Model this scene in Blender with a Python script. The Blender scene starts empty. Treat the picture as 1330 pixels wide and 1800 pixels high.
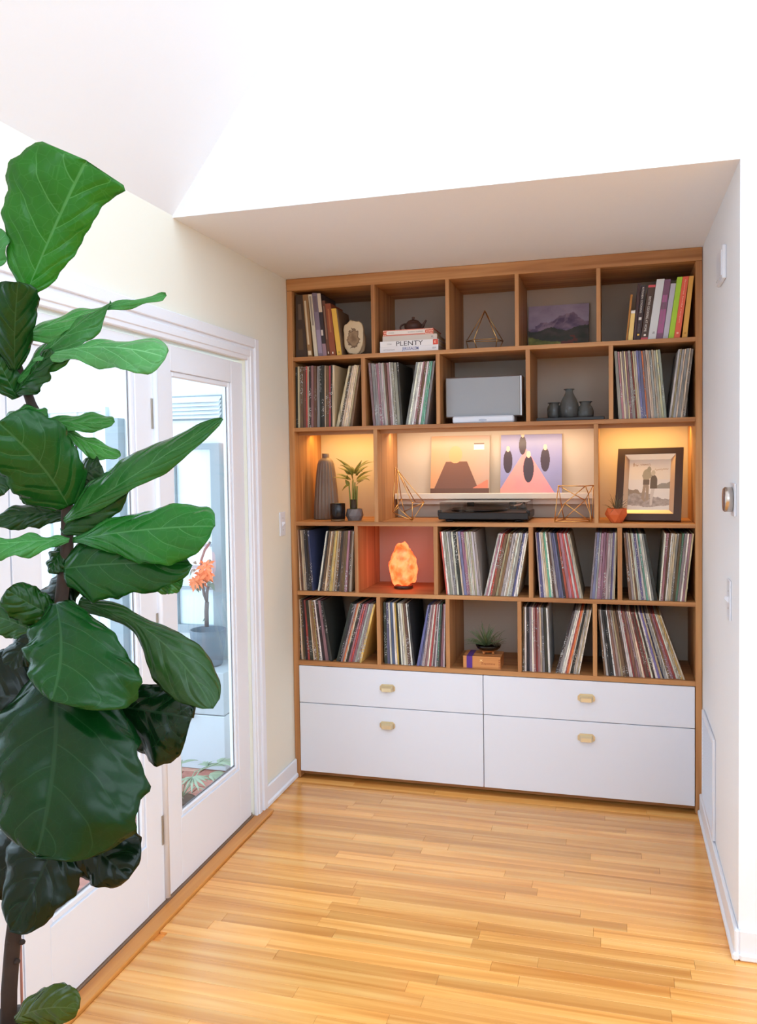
import bpy, math, random
import numpy as np
from mathutils import Vector, Matrix, noise as mnoise
random.seed(7)
sc = bpy.context.scene
COL = sc.collection

# ------------------------------------------------------------------ camera
CAM = dict(f=1497.69, sx=-17.86, sy=-28.89, yaw=.2798, pitch=-.0408, roll=-.0153)
O = np.array([1.6033, -4.1148, 1.6468])
def _basis():
    c = CAM; cy, sy = math.cos(c['yaw']), math.sin(c['yaw'])
    fw = np.array([-sy, cy, 0]); rt = np.array([cy, sy, 0]); up = np.array([0, 0, 1.])
    cp, sp = math.cos(c['pitch']), math.sin(c['pitch']); fw, up = fw*cp+up*sp, up*cp-fw*sp
    cr, sr = math.cos(c['roll']), math.sin(c['roll']); rt, up = rt*cr+up*sr, up*cr-rt*sr
    return rt, up, fw
RT, UP, FW = _basis()
cd = bpy.data.cameras.new('camera'); cam = bpy.data.objects.new('camera', cd); COL.objects.link(cam)
cd.sensor_fit = 'AUTO'; cd.sensor_width = 36; cd.lens = CAM['f']/1800*36
cd.shift_x = -CAM['sx']/1800; cd.shift_y = CAM['sy']/1800; cd.clip_start = .05
cam.matrix_world = Matrix(((RT[0], UP[0], -FW[0], O[0]), (RT[1], UP[1], -FW[1], O[1]),
                           (RT[2], UP[2], -FW[2], O[2]), (0, 0, 0, 1)))
sc.camera = cam
# survey helpers: where a sight line of the photograph meets a real plane of the room
def ray(px, py):
    return RT*((px-665-CAM['sx'])/CAM['f']) - UP*((py-900-CAM['sy'])/CAM['f']) + FW
def on(px, py, ax, val):
    d = ray(px, py); return O + d*((val-O[ax])/d[ax])
def at(px, py, D): return O + D*ray(px, py)
def XZ(px, py, Y):
    p = on(px, py, 1, Y); return float(p[0]), float(p[2])

# ------------------------------------------------------------------ light
sc.view_settings.view_transform = 'Standard'; sc.view_settings.look = 'None'
sc.view_settings.exposure = 0.0; sc.view_settings.gamma = 1.0
sc.view_settings.use_curve_mapping = False
w = bpy.data.worlds.new('sky'); sc.world = w; w.use_nodes = True
bg = w.node_tree.nodes['Background']
bg.inputs[0].default_value = (.74, .87, 1.0, 1); bg.inputs[1].default_value = 4.3
cy_ = sc.cycles
cy_.max_bounces = 10; cy_.diffuse_bounces = 6; cy_.transparent_max_bounces = 12
cy_.sample_clamp_indirect = 6; cy_.caustics_reflective = False; cy_.caustics_refractive = False
def lamp(name, kind, loc, energy, color, rot=(0, 0, 0), **k):
    d = bpy.data.lights.new(name, kind); d.energy = energy; d.color = color
    for a, v in k.items(): setattr(d, a, v)
    o = bpy.data.objects.new(name, d); o.location = loc; o.rotation_euler = rot; COL.objects.link(o); return o

# ------------------------------------------------------------------ colour and materials
def S(r, g, b):
    f = lambda c: (c/255/12.92 if c <= 10 else ((c/255+.055)/1.055)**2.4)
    return (f(r), f(g), f(b), 1)
MATS = {}
def N(nt, typ, **k):
    n = nt.nodes.new(typ)
    for a, v in k.items(): setattr(n, a, v)
    return n
def base(name):
    m = bpy.data.materials.new(name); m.use_nodes = True
    nt = m.node_tree; return m, nt, nt.nodes['Principled BSDF']
def mat(name, col, rough=.6, metal=0, spec=.5, bump=0, bscale=200, var=0, vscale=8, emit=None, estr=0, trans=0, ior=1.45, coat=0, alpha=1):
    if name in MATS: return MATS[name]
    m, nt, b = base(name)
    b.inputs['Base Color'].default_value = col; b.inputs['Roughness'].default_value = rough
    b.inputs['Metallic'].default_value = metal; b.inputs['Specular IOR Level'].default_value = spec
    b.inputs['Transmission Weight'].default_value = trans; b.inputs['IOR'].default_value = ior
    b.inputs['Coat Weight'].default_value = coat; b.inputs['Alpha'].default_value = alpha
    if emit: b.inputs['Emission Color'].default_value = emit; b.inputs['Emission Strength'].default_value = estr
    tc = N(nt, 'ShaderNodeTexCoord')
    if var:
        nz = N(nt, 'ShaderNodeTexNoise'); nz.inputs['Scale'].default_value = vscale; nz.inputs['Detail'].default_value = 6
        nt.links.new(tc.outputs['Object'], nz.inputs['Vector'])
        hs = N(nt, 'ShaderNodeHueSaturation'); hs.inputs['Color'].default_value = col
        mr = N(nt, 'ShaderNodeMapRange'); mr.inputs[1].default_value = .3; mr.inputs[2].default_value = .7
        mr.inputs[3].default_value = 1-var; mr.inputs[4].default_value = 1+var
        nt.links.new(nz.outputs['Fac'], mr.inputs[0]); nt.links.new(mr.outputs[0], hs.inputs['Value'])
        nt.links.new(hs.outputs[0], b.inputs['Base Color'])
    if bump:
        nz = N(nt, 'ShaderNodeTexNoise'); nz.inputs['Scale'].default_value = bscale; nz.inputs['Detail'].default_value = 4
        nt.links.new(tc.outputs['Object'], nz.inputs['Vector'])
        bp = N(nt, 'ShaderNodeBump'); bp.inputs['Strength'].default_value = bump; bp.inputs['Distance'].default_value = .002
        nt.links.new(nz.outputs['Fac'], bp.inputs['Height']); nt.links.new(bp.outputs[0], b.inputs['Normal'])
    MATS[name] = m; return m
def wood(name, dark, mid, light, axis, rough=.45, scale=1.0, randval=.0, coat=0, stretch=14):
    if name in MATS: return MATS[name]
    m, nt, b = base(name)
    tc = N(nt, 'ShaderNodeTexCoord'); oi = N(nt, 'ShaderNodeObjectInfo')
    va = N(nt, 'ShaderNodeVectorMath', operation='SCALE'); va.inputs[0].default_value = (17, 23, 31)
    nt.links.new(oi.outputs['Random'], va.inputs['Scale'])
    ad = N(nt, 'ShaderNodeVectorMath', operation='ADD')
    mp = N(nt, 'ShaderNodeMapping'); s = [scale*stretch*3]*3; s['XYZ'.index(axis)] = scale*1.6
    mp.inputs['Scale'].default_value = s
    nt.links.new(tc.outputs['Object'], mp.inputs['Vector']); nt.links.new(mp.outputs[0], ad.inputs[0]); nt.links.new(va.outputs[0], ad.inputs[1])
    n1 = N(nt, 'ShaderNodeTexNoise'); n1.inputs['Scale'].default_value = .6; n1.inputs['Detail'].default_value = 7; n1.inputs['Distortion'].default_value = .9
    nt.links.new(ad.outputs[0], n1.inputs['Vector'])
    cr = N(nt, 'ShaderNodeValToRGB'); e = cr.color_ramp.elements
    e[0].position = .3; e[0].color = dark; e[1].position = .72; e[1].color = light
    x = e.new(.52); x.color = mid
    nt.links.new(n1.outputs['Fac'], cr.inputs['Fac'])
    hs = N(nt, 'ShaderNodeHueSaturation'); nt.links.new(cr.outputs[0], hs.inputs['Color'])
    if randval:
        mr = N(nt, 'ShaderNodeMapRange'); mr.inputs[3].default_value = 1-randval; mr.inputs[4].default_value = 1+randval
        nt.links.new(oi.outputs['Random'], mr.inputs[0]); nt.links.new(mr.outputs[0], hs.inputs['Value'])
    nt.links.new(hs.outputs[0], b.inputs['Base Color'])
    b.inputs['Roughness'].default_value = rough; b.inputs['Coat Weight'].default_value = coat; b.inputs['Coat Roughness'].default_value = .15
    bp = N(nt, 'ShaderNodeBump'); bp.inputs['Strength'].default_value = .12; bp.inputs['Distance'].default_value = .001
    nt.links.new(n1.outputs['Fac'], bp.inputs['Height']); nt.links.new(bp.outputs[0], b.inputs['Normal'])
    MATS[name] = m; return m
OAK = {a: wood('oak_'+a, S(152, 98, 54), S(182, 128, 78), S(200, 150, 98), a, .5) for a in 'XYZ'}
FLOORW = wood('floor_oak', S(206, 133, 60), S(233, 166, 88), S(246, 192, 116), 'X', .24, .8, .15, .4)
THRESH = wood('threshold_oak', S(172, 104, 44), S(206, 138, 66), S(222, 160, 86), 'Y', .35, .8)
WHITE = mat('white_gloss_paint', S(226, 231, 242), .35)
TRIM = mat('trim_paint', S(230, 234, 242), .4)
WALLP = mat('cream_wall_paint', S(230, 228, 215), .85, bump=.05)
WALLW = mat('white_wall_paint', S(234, 238, 244), .85, bump=.05)
CEILP = mat('ceiling_paint', S(228, 231, 235), .9, bump=.04)
BACKP = mat('back_panel_paint', S(196, 183, 168), .8, bump=.04)
BLACK = mat('black_plastic', S(28, 24, 25), .35)
GOLD = mat('gold_wire_metal', S(222, 176, 110), .3, 1)
BRASS = mat('champagne_brass', S(222, 206, 168), .32, .65)
STEEL = mat('hinge_steel', S(176, 166, 152), .4, .8)

# ------------------------------------------------------------------ mesh building
class MB:
    def __init__(s): s.v = []; s.f = []; s.sm = []
    def add(s, vs, fs, smooth=False):
        n = len(s.v); s.v += [tuple(float(c) for c in p) for p in vs]
        s.f += [tuple(i+n for i in f) for f in fs]; s.sm += [smooth]*len(fs); return s
    def box(s, x0, x1, y0, y1, z0, z1, b=0):
        if b <= 0:
            return s.hexa([(x0, y0, z0), (x1, y0, z0), (x1, y1, z0), (x0, y1, z0), (x0, y0, z1), (x1, y0, z1), (x1, y1, z1), (x0, y1, z1)])
        vs = []; idx = {}
        for i, X in enumerate((x0, x1)):
            for j, Y in enumerate((y0, y1)):
                for k, Z in enumerate((z0, z1)):
                    dx, dy, dz = (b, -b)[i], (b, -b)[j], (b, -b)[k]
                    for a in range(3):
                        idx[i, j, k, a] = len(vs)
                        vs.append((X if a == 0 else X+dx, Y if a == 1 else Y+dy, Z if a == 2 else Z+dz))
        fs = []; q = lambda *t: fs.append(tuple(idx[x] for x in t))
        for i in (0, 1):
            t = [(i, 0, 0, 0), (i, 1, 0, 0), (i, 1, 1, 0), (i, 0, 1, 0)]; q(*(t if i else t[::-1]))
            t = [(0, i, 0, 1), (1, i, 0, 1), (1, i, 1, 1), (0, i, 1, 1)]; q(*(t[::-1] if i else t))
            t = [(0, 0, i, 2), (1, 0, i, 2), (1, 1, i, 2), (0, 1, i, 2)]; q(*(t if i else t[::-1]))
        for i in (0, 1):
            for j in (0, 1):
                fl = (i+j) % 2
                t = [(i, j, 0, 0), (i, j, 1, 0), (i, j, 1, 1), (i, j, 0, 1)]; q(*(t if not fl else t[::-1]))
                t = [(i, 0, j, 0), (i, 0, j, 2), (i, 1, j, 2), (i, 1, j, 0)]; q(*(t if not fl else t[::-1]))
                t = [(0, i, j, 1), (1, i, j, 1), (1, i, j, 2), (0, i, j, 2)]; q(*(t if not fl else t[::-1]))
                for k in (0, 1):
                    t = [(i, j, k, 0), (i, j, k, 1), (i, j, k, 2)]; q(*(t if (i+j+k) % 2 else t[::-1]))
        return s.add(vs, fs)
    def hexa(s, p):   # 0-3 bottom ring, 4-7 top ring (counter-clockwise from above)
        return s.add(p, [(3, 2, 1, 0), (4, 5, 6, 7), (0, 1, 5, 4), (1, 2, 6, 5), (2, 3, 7, 6), (3, 0, 4, 7)])
    def prism(s, poly, y0, y1):   # polygon of (x, z), counter-clockwise seen from -Y
        n = len(poly)
        vs = [(x, y0, z) for x, z in poly]+[(x, y1, z) for x, z in poly]
        fs = [tuple(range(n)), tuple(range(2*n-1, n-1, -1))]+[(i, i+n, (i+1) % n+n, (i+1) % n) for i in range(n)]
        return s.add(vs, fs)
    def lathe(s, prof, c, n=32, rib=None, ax=None, smooth=True, caps=True):
        vs = []; c = np.array(c)
        for r, z in prof:
            for k in range(n):
                a = 2*math.pi*k/n; rr = r*(rib(a, z) if rib else 1)
                p = np.array([rr*math.cos(a), rr*math.sin(a), z])
                if ax is not None: p = np.array(ax) @ p
                vs.append(p+c)
        fs = [(j*n+k, j*n+(k+1) % n, (j+1)*n+(k+1) % n, (j+1)*n+k) for j in range(len(prof)-1) for k in range(n)]
        s.add(vs, fs, smooth)
        if caps:
            m = len(s.v)-len(vs)
            s.f += [tuple(m+k for k in range(n-1, -1, -1)), tuple(m+(len(prof)-1)*n+k for k in range(n))]; s.sm += [False, False]
        return s
    def tube(s, pts, rad, n=8, smooth=True):
        pts = [np.array(p, float) for p in pts]; rad = rad if hasattr(rad, '__len__') else [rad]*len(pts)
        vs = []; up = None
        for i, p in enumerate(pts):
            t = pts[min(i+1, len(pts)-1)]-pts[max(i-1, 0)]; t = t/(np.linalg.norm(t)+1e-12)
            if up is None: up = np.array([0, 0, 1.]) if abs(t[2]) < .9 else np.array([1., 0, 0])
            a = np.cross(t, up); a /= np.linalg.norm(a); b_ = np.cross(a, t); up = b_
            for k in range(n):
                th = 2*math.pi*k/n; vs.append(p+rad[i]*(math.cos(th)*a+math.sin(th)*b_))
        fs = [(j*n+k, j*n+(k+1) % n, (j+1)*n+(k+1) % n, (j+1)*n+k) for j in range(len(pts)-1) for k in range(n)]
        fs += [tuple(range(n-1, -1, -1)), tuple((len(pts)-1)*n+k for k in range(n))]
        return s.add(vs, fs, smooth)
    def build(s, name, m, parent=None):
        me = bpy.data.meshes.new(name); me.from_pydata(s.v, [], s.f); me.update()
        me.polygons.foreach_set('use_smooth', s.sm)
        if m: me.materials.append(m)
        o = bpy.data.objects.new(name, me); COL.objects.link(o)
        if parent is not None: attach(o, parent)
        return o
def wm(o):
    return (wm(o.parent) @ o.matrix_parent_inverse @ o.matrix_basis) if o.parent else o.matrix_basis.copy()
def attach(o, p): o.parent = p; o.matrix_parent_inverse = wm(p).inverted()
def tag(o, label=None, cat=None, group=None, kind=None):
    if label: o['label'] = label
    if cat: o['category'] = cat
    if group: o['group'] = group
    if kind: o['kind'] = kind
    return o
def thing(name, loc, label, cat, group=None):
    e = bpy.data.objects.new(name, None); e.location = loc; e.empty_display_size = .05; COL.objects.link(e)
    return tag(e, label, cat, group)
def struct(name, mb, m): return tag(mb.build(name, m), kind='structure')
def setorigin(o, c):
    c = Vector(c); o.data.transform(Matrix.Translation(-c)); o.location = o.location+c

def quad_map(c):   # c = BL, BR, TR, TL points
    c = [np.array(p, float) for p in c]
    return lambda u, v: (c[0]*(1-u)+c[1]*u)*(1-v)+(c[3]*(1-u)+c[2]*u)*v
ATTR = {}
def attr_mat(name, rough=.6, coat=0):
    if name in MATS: return MATS[name]
    m, nt, b = base(name); a = N(nt, 'ShaderNodeVertexColor', layer_name='Col')
    nt.links.new(a.outputs['Color'], b.inputs['Base Color']); b.inputs['Roughness'].default_value = rough
    b.inputs['Coat Weight'].default_value = coat; MATS[name] = m; return m
def paint(name, fn, qm, nu, nv, m, parent, off=(0, 0, 0)):
    """flat print: a grid of faces, each with its own ink colour"""
    vs = [tuple(qm(i/nu, j/nv)+np.array(off)) for j in range(nv+1) for i in range(nu+1)]
    fs = [(j*(nu+1)+i, j*(nu+1)+i+1, (j+1)*(nu+1)+i+1, (j+1)*(nu+1)+i) for j in range(nv) for i in range(nu)]
    mb = MB(); mb.add(vs, fs); o = mb.build(name, m, parent)
    ca = o.data.color_attributes.new('Col', 'FLOAT_COLOR', 'CORNER')
    arr = np.zeros((len(fs)*4, 4), np.float32); k = 0
    for j in range(nv):
        for i in range(nu):
            arr[k:k+4] = fn((i+.5)/nu, (j+.5)/nv); k += 4
    ca.data.foreach_set('color', arr.ravel()); return o
def text_geo(s, bold=0.0):
    cu = bpy.data.curves.new('t', 'FONT'); cu.body = s; cu.offset = bold; cu.resolution_u = 3
    to = bpy.data.objects.new('t', cu); COL.objects.link(to)
    bpy.context.view_layer.update()
    me = bpy.data.meshes.new_from_object(to.evaluated_get(bpy.context.evaluated_depsgraph_get()))
    v = np.array([x.co[:2] for x in me.vertices]); f = [tuple(p.vertices) for p in me.polygons]
    bpy.data.objects.remove(to); bpy.data.curves.remove(cu); bpy.data.meshes.remove(me)
    v -= v.min(0); v /= np.maximum(v.max(0), 1e-6); return v, f
def text_on(name, s, qm, u0, u1, v0, v1, m, parent, rot=False, off=(0, -.0008, 0), bold=0.0):
    v, f = text_geo(s, bold)
    pts = []
    for a, b in v:
        if rot: u, vv = u0+(u1-u0)*b, v1-(v1-v0)*a     # reads top to bottom
        else: u, vv = u0+(u1-u0)*a, v0+(v1-v0)*b
        pts.append(qm(u, vv)+np.array(off))
    if rot: f = [t for t in f]; pts = pts; 
    mb = MB(); mb.add(pts, f); return mb.build(name, m, parent)

# ------------------------------------------------------------------ the room
W, ZT, DA = 1.9926, 2.58, 1.166       # alcove width, soffit height, alcove depth
YB = .43                              # wall behind the bookcase
DO0, DO1, DOZ = -2.97, -.53, 2.11     # doorway in the left wall
fl = struct('floor', MB().box(-.02, 5.2, -7.2, YB, -.12, -.012), FLOORW)
ZW = ZT+.02
wl = MB().box(-.115, 0, DO1, YB, -.12, ZT).box(-.115, 0, DO0, DO1, DOZ, ZT).box(-.115, 0, -7.2, DO0, -.12, ZT).box(-.115, 0, -7.2, -DA, ZT, ZW)
struct('wall_left', wl, WALLP)
struct('wall_back', MB().box(-.16, W+.2, YB, YB+.12, -.12, ZT), BACKP)
struct('wall_right', MB().box(W, 5.2, -DA, YB+.12, -.12, ZT), WALLW)
struct('wall_front', MB().box(-.115, 5.2, -DA, YB+.12, ZT, 5.4), WALLW)   # bulkhead over the alcove, soffit below it
# vaulted ceiling rising from the left wall
sl = 1.33; xr = 1.95; zr = ZT+.008+sl*xr
cb = MB()
cb.add([(-.115, -7.2, ZT-.0), (-.115, -DA, ZT), (0, -DA, ZT+.008), (0, -7.2, ZT+.008), (xr, -DA, zr), (xr, -7.2, zr), (xr, -DA, zr+.15), (xr, -7.2, zr+.15), (-.115, -DA, ZT+.2), (-.115, -7.2, ZT+.2)],
       [(0, 1, 2, 3), (3, 2, 4, 5), (5, 4, 6, 7), (7, 6, 8, 9), (9, 8, 1, 0)])
cb.box(xr, 2.3, -7.2, -DA, zr, zr+.15).box(5.0, 5.2, -7.2, -DA, zr, zr+.15).box(2.3, 5.0, -7.2, -5.4, zr, zr+.15).box(2.3, 5.0, -1.5, -DA, zr, zr+.15)   # with an open skylight
struct('ceiling', cb, CEILP)
# rest of the room behind the camera: tall windows let the daylight in
struct('wall_rear', MB().box(-.16, 5.2, -7.3, -7.2, -.12, 2.4).box(-.16, .5, -7.3, -7.2, 2.4, 5.2).box(.5, 5.2, -7.3, -7.2, 4.4, 5.2), WALLW)
struct('wall_side', MB().box(5.2, 5.3, -7.3, .5, -.12, 2.0).box(5.2, 5.3, -7.3, .5, 4.4, 5.3).box(5.2, 5.3, -1.8, .5, 2.0, 4.4), WALLW)

# floor boards, every strip its own piece
ROW = .0575; y = -.003; r = 0
while y > -2.75:
    x = .062 - random.uniform(0, .7) if y < -.38 else .004 - random.uniform(0, .7)
    x0min = .062 if y < -.45 else .004
    xe = W-.002 if y-ROW > -DA-.02 else 3.4
    while x < xe-.02:
        L = random.choice((.42, .55, .7, .85, 1.0, 1.25))
        a, b = max(x, x0min), min(x+L, xe)
        if xe-b < .12: b = xe
        if b-a > .05:
            p = MB().box(a+.0003, b-.0003, y-ROW+.0004, y-.0002, -.012, -random.uniform(0, .0005), .0007).build('plank', FLOORW, fl)
            setorigin(p, ((a+b)/2, y, 0))
        x = x+L if b < xe else xe
        if b == xe: break
    y -= ROW; r += 1
tag(MB().box(.0, .06, DO0, -.44, -.012, .012, .003).build('trim_threshold', THRESH), kind='structure')
struct('trim_track', MB().box(-.06, -.0005, DO0, DO1, -.012, .016).box(-.03, -.01, DO0, DO1, .016, .024), mat('dark_door_track', S(150, 126, 106), .5, .3))

# casing round the doorway (profiled: two steps)
def casing_profile(mb, a, b, vertical, w, z0=0):
    pass
cas = MB()
for w0, w1, d in ((0, .085, .016), (.018, .05, .021), (.062, .105, .026)):
    cas.box(0, d, DO1+w0, DO1+w1, .0, DOZ+w1, .003)
    cas.box(0, d, DO0-w1, DO0-w0, .0, DOZ+w1, .003)
    cas.box(0, d, DO0-w0, DO1+w0, DOZ+w0, DOZ+w1, .003)
struct('trim_casing', cas, TRIM)
def baseboard(name, segs):
    struct(name, segs, TRIM)
bb = MB().box(0, .014, -.425, -.004, 0, .10, .004).box(0, .022, -.425, -.004, 0, .026, .006)
baseboard('baseboard_left', bb)
bb = MB().box(W-.014, W, -DA-.014, -.004, 0, .10, .004).box(W-.022, W, -DA-.022, -.004, 0, .026, .006)
bb.box(W+.0002, 5.19, -DA-.014, -DA, 0, .10, .004).box(W+.0002, 5.19, -DA-.022, -DA, 0, .026, .006)
baseboard('baseboard_right', bb)

# doors: three glazed leaves in the doorway
GLASS = mat('clear_glass', (.97, .99, .985, 1), .0, trans=1, ior=1.45)
def frontfresnel(nt, ior):
    fr = N(nt, 'ShaderNodeFresnel'); fr.inputs[0].default_value = ior; ge = N(nt, 'ShaderNodeNewGeometry')
    m = N(nt, 'ShaderNodeMath', operation='SUBTRACT'); m.inputs[0].default_value = 1; nt.links.new(ge.outputs['Backfacing'], m.inputs[1])
    k = N(nt, 'ShaderNodeMath', operation='MULTIPLY'); nt.links.new(fr.outputs[0], k.inputs[0]); nt.links.new(m.outputs[0], k.inputs[1]); return k.outputs[0]
def archglass():
    m, nt, b = base('window_glass')
    nt.nodes.remove(b); out = nt.nodes['Material Output']
    tr = N(nt, 'ShaderNodeBsdfTransparent'); tr.inputs[0].default_value = (.95, .975, .985, 1)
    gl = N(nt, 'ShaderNodeBsdfGlossy'); gl.inputs['Roughness'].default_value = .01
    fr = frontfresnel(nt, 1.42)
    mx = N(nt, 'ShaderNodeMixShader'); nt.links.new(fr, mx.inputs[0])
    nt.links.new(tr.outputs[0], mx.inputs[1]); nt.links.new(gl.outputs[0], mx.inputs[2]); nt.links.new(mx.outputs[0], out.inputs[0])
    return m
PANE = archglass()
def door(name, y0, y1, g0, g1, z0=.020, z1=2.095, gz0=.275, gz1=2.0):
    X0, X1 = -.046, -.006
    fr = MB().box(X0, X1, y0, g0, z0, z1, .002).box(X0, X1, g1, y1, z0, z1, .002)
    fr.box(X0, X1, g0, g1, z0, gz0, .001).box(X0, X1, g0, g1, gz1, z1, .001)
    d = struct(name, fr, TRIM)
    s = MB(); b = .022                                  # sloping glazing bead
    def bead(ya, yb, za, zb):
        s.box(-.03, -.012, ya, yb, za, zb, .004)
    bead(g0, g0+b, gz0, gz1); bead(g1-b, g1, gz0, gz1); bead(g0+b, g1-b, gz0, gz0+b); bead(g0+b, g1-b, gz1-b, gz1)
    s.build('glazing_bead', TRIM, d)
    MB().box(-.0275, -.0245, g0+b, g1-b, gz0+b, gz1-b).build('glass_pane', PANE, d)
    gk = MB()
    for ya, yb, za, zb in ((g0+b, g1-b, gz0+b, gz0+b+.006), (g1-b-.005, g1-b, gz0+b, gz1-b)):
        gk.box(-.0235, -.021, ya, yb, za, zb)
    gk.build('gasket', mat('grey_gasket', S(120, 120, 124), .6), d)
    return d
d1 = door('door_1', -1.325, -.548, -1.20, -.665)
d2 = door('door_2', -2.115, -1.332, -2.0, -1.455)
d3 = door('door_3', -2.905, -2.122, -2.79, -2.245)
for z in (1.83, 1.045, .29):
    h = MB().box(-.006, -.003, -1.352, -1.304, z-.055, z+.055, .0008)
    h.tube([(0.000, -1.3285, z-.058), (0.000, -1.3285, z+.058)], .0065, 10)
    hh = h.build('hinge', STEEL, d1)
    hs_ = MB()
    for q in (-.036, 0.03): hs_.box(-.003, -.0018, -1.322, -1.306, z+q-.014, z+q+.014)
    hs_.build('hinge_slot', mat('hinge_dark', S(84, 74, 66), .5, .5), hh)
MB().tube([(-.002, -1.3285, .03), (-.002, -1.3285, 2.09)], .012, 12).build('astragal', TRIM, d2)

# ------------------------------------------------------------------ bookcase
st, TB = .0302, .020
Z = {1: 2.1816, 2: 1.8219, 3: 1.3381, 4: .9789, 5: .6163}     # tops of the shelves
ZTI = 2.5196
bc = thing('bookcase', (W/2, .21, 0), 'tall built-in oak bookcase with staggered cubbies over white drawers, filling the alcove', 'bookcase')
BD = .415
MB().box(.002, st, 0, BD, 0, ZT-.062, .0012).build('side_panel', OAK['Z'], bc)
MB().box(W-st, W-.002, 0, BD, 0, ZT-.062, .0012).build('side_panel', OAK['Z'], bc)
MB().box(.002, W-.002, 0, BD, ZTI, ZT-.001, .0012).build('top_panel', OAK['X'], bc)
for k in (1, 2, 3, 4, 5):
    MB().box(st, W-st, .001, BD, Z[k]-(TB if k < 5 else .023), Z[k], .001).build('shelf', OAK['X'], bc)
DIV = {1: [(.449, .468), (.824, .843), (1.158, 1.177), (1.532, 1.551)],
       2: [(.393, .413), (.773, .793), (1.207, 1.227), (1.586, 1.606)],
       3: [(.451, .471), (1.518, 1.538)],
       4: [(.343, .362), (.751, .771), (1.214, 1.235), (1.622, 1.643)],
       5: [(.454, .474), (.807, .827), (1.158, 1.177), (1.509, 1.529)]}
for k, dv in DIV.items():
    top = (ZTI if k == 1 else Z[k-1]-TB)
    for a, b in dv:
        MB().box(a, b, .001, BD, Z[k], top, .001).build('divider', OAK['Z'], bc)
MB().box(st, W-st, BD, BD+.012, Z[5], ZTI).build('back_panel', BACKP, bc)
MB().box(st, W-st, .06, .075, 0, .04).build('toe_kick', OAK['X'], bc)
MB().box(st, W-st, .03, BD, .04, .05).build('base_panel', OAK['X'], bc)
# drawers with cup pulls
zs = {0: XZ(521, 1237, 0)[1], 1: XZ(1224, 1277.5, 0)[1]}; zsp = (zs[0]+zs[1])/2
xm = .9895; ztop = Z[5]-.026; zbot = .037; g = .0018
hp = [(680, 1210.5), (680, 1276), (1030, 1228), (1030, 1298)]
for (xa, xb), hx in (((st+.003, xm-g), 0), ((xm+g, W-st-.003), 2)):
    for i, (za, zb_) in enumerate(((zsp+g, ztop), (zbot, zsp-g))):
        d = MB().box(xa, xb, -.002, .018, za, zb_, .0012).build('drawer', WHITE, bc)
        cx, cz = XZ(*hp[hx+i], -.01); h = MB()
        wv, hv = .040, .020
        h.prism([(cx-wv, cz-.010), (cx-wv*.82, cz-.015), (cx+wv*.82, cz-.015), (cx+wv, cz-.010), (cx+wv, cz+.008), (cx+wv*.72, cz+hv), (cx-wv*.72, cz+hv), (cx-wv, cz+.008)], -.0045, -.002)
        # hooded cup: section swept across, with chamfered ends
        sec = [(-.004, .014), (-.016, .012), (-.024, .004), (-.025, -.014), (-.022, -.014), (-.021, .003), (-.014, .009), (-.004, .011)]
        rings = []
        for fx, sq in ((-.031, .25), (-.024, 1), (.024, 1), (.031, .25)):
            rings.append([(cx+fx, -.0045+(yy+.004)*sq, cz+zz) for yy, zz in sec])
        n = len(sec); vs = [p for rg in rings for p in rg]
        fs = [(j*n+k, (j+1)*n+k, (j+1)*n+(k+1) % n, j*n+(k+1) % n) for j in range(3) for k in range(n)]
        fs += [tuple(range(n)), tuple(3*n+k for k in range(n-1, -1, -1))]
        h.add(vs, fs)
        for sx_ in (-1, 1): h.lathe([(.0022, 0), (.0022, .001), (.001, .0016)], (cx+sx_*.0355, -.0045, cz-.003), 10, ax=[[1, 0, 0], [0, 0, -1], [0, 1, 0]])
        h.build('cup_pull', BRASS, d)
# warm light strip under the second shelf
zl = Z[2]-TB
stripm = mat('led_strip', (1, .62, .25, 1), emit=(1, .60, .22, 1), estr=4)
for xa, xb in ((st, .451), (.471, 1.518), (1.538, W-st)): MB().box(xa, xb, .055, .068, zl-.019, zl).build('light_pelmet', OAK['X'], bc)
for xa, xb, e, lc in ((st+.02, .44, 1.45, (1, .60, .18)), (.49, 1.50, 2.7, (1, .78, .54)), (1.555, W-st-.02, 1.6, (1, .62, .20))):
    MB().box(xa, xb, .23, .242, zl-.008, zl-.0005).build('light_strip', stripm, bc)
    L = lamp('strip_light', 'AREA', ((xa+xb)/2, .25, zl-.012), e*1.25, lc, rot=(math.radians(14), 0, 0), shape='RECTANGLE', size=xb-xa, size_y=.02)

# ------------------------------------------------------------------ records
REC = bpy.data.materials.new('record_sleeves'); REC.use_nodes = True
nt = REC.node_tree; b = nt.nodes['Principled BSDF']; b.inputs['Roughness'].default_value = .6
tc = N(nt, 'ShaderNodeTexCoord'); oi = N(nt, 'ShaderNodeObjectInfo')
va = N(nt, 'ShaderNodeVectorMath', operation='SCALE'); va.inputs[0].default_value = (130, 70, 210); nt.links.new(oi.outputs['Random'], va.inputs['Scale'])
def recnoise(scale, lo, hi):
    mp = N(nt, 'ShaderNodeMapping'); mp.inputs['Scale'].default_value = scale; nt.links.new(tc.outputs['Object'], mp.inputs['Vector'])
    ad = N(nt, 'ShaderNodeVectorMath', operation='ADD'); nt.links.new(mp.outputs[0], ad.inputs[0]); nt.links.new(va.outputs[0], ad.inputs[1])
    n1 = N(nt, 'ShaderNodeTexNoise'); n1.inputs['Scale'].default_value = 1; n1.inputs['Detail'].default_value = 3; nt.links.new(ad.outputs[0], n1.inputs['Vector'])
    mr = N(nt, 'ShaderNodeMapRange'); mr.inputs[1].default_value = lo; mr.inputs[2].default_value = hi; nt.links.new(n1.outputs['Fac'], mr.inputs[0]); return mr
rsep = N(nt, 'ShaderNodeSeparateXYZ'); nt.links.new(tc.outputs['Object'], rsep.inputs[0])
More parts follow.
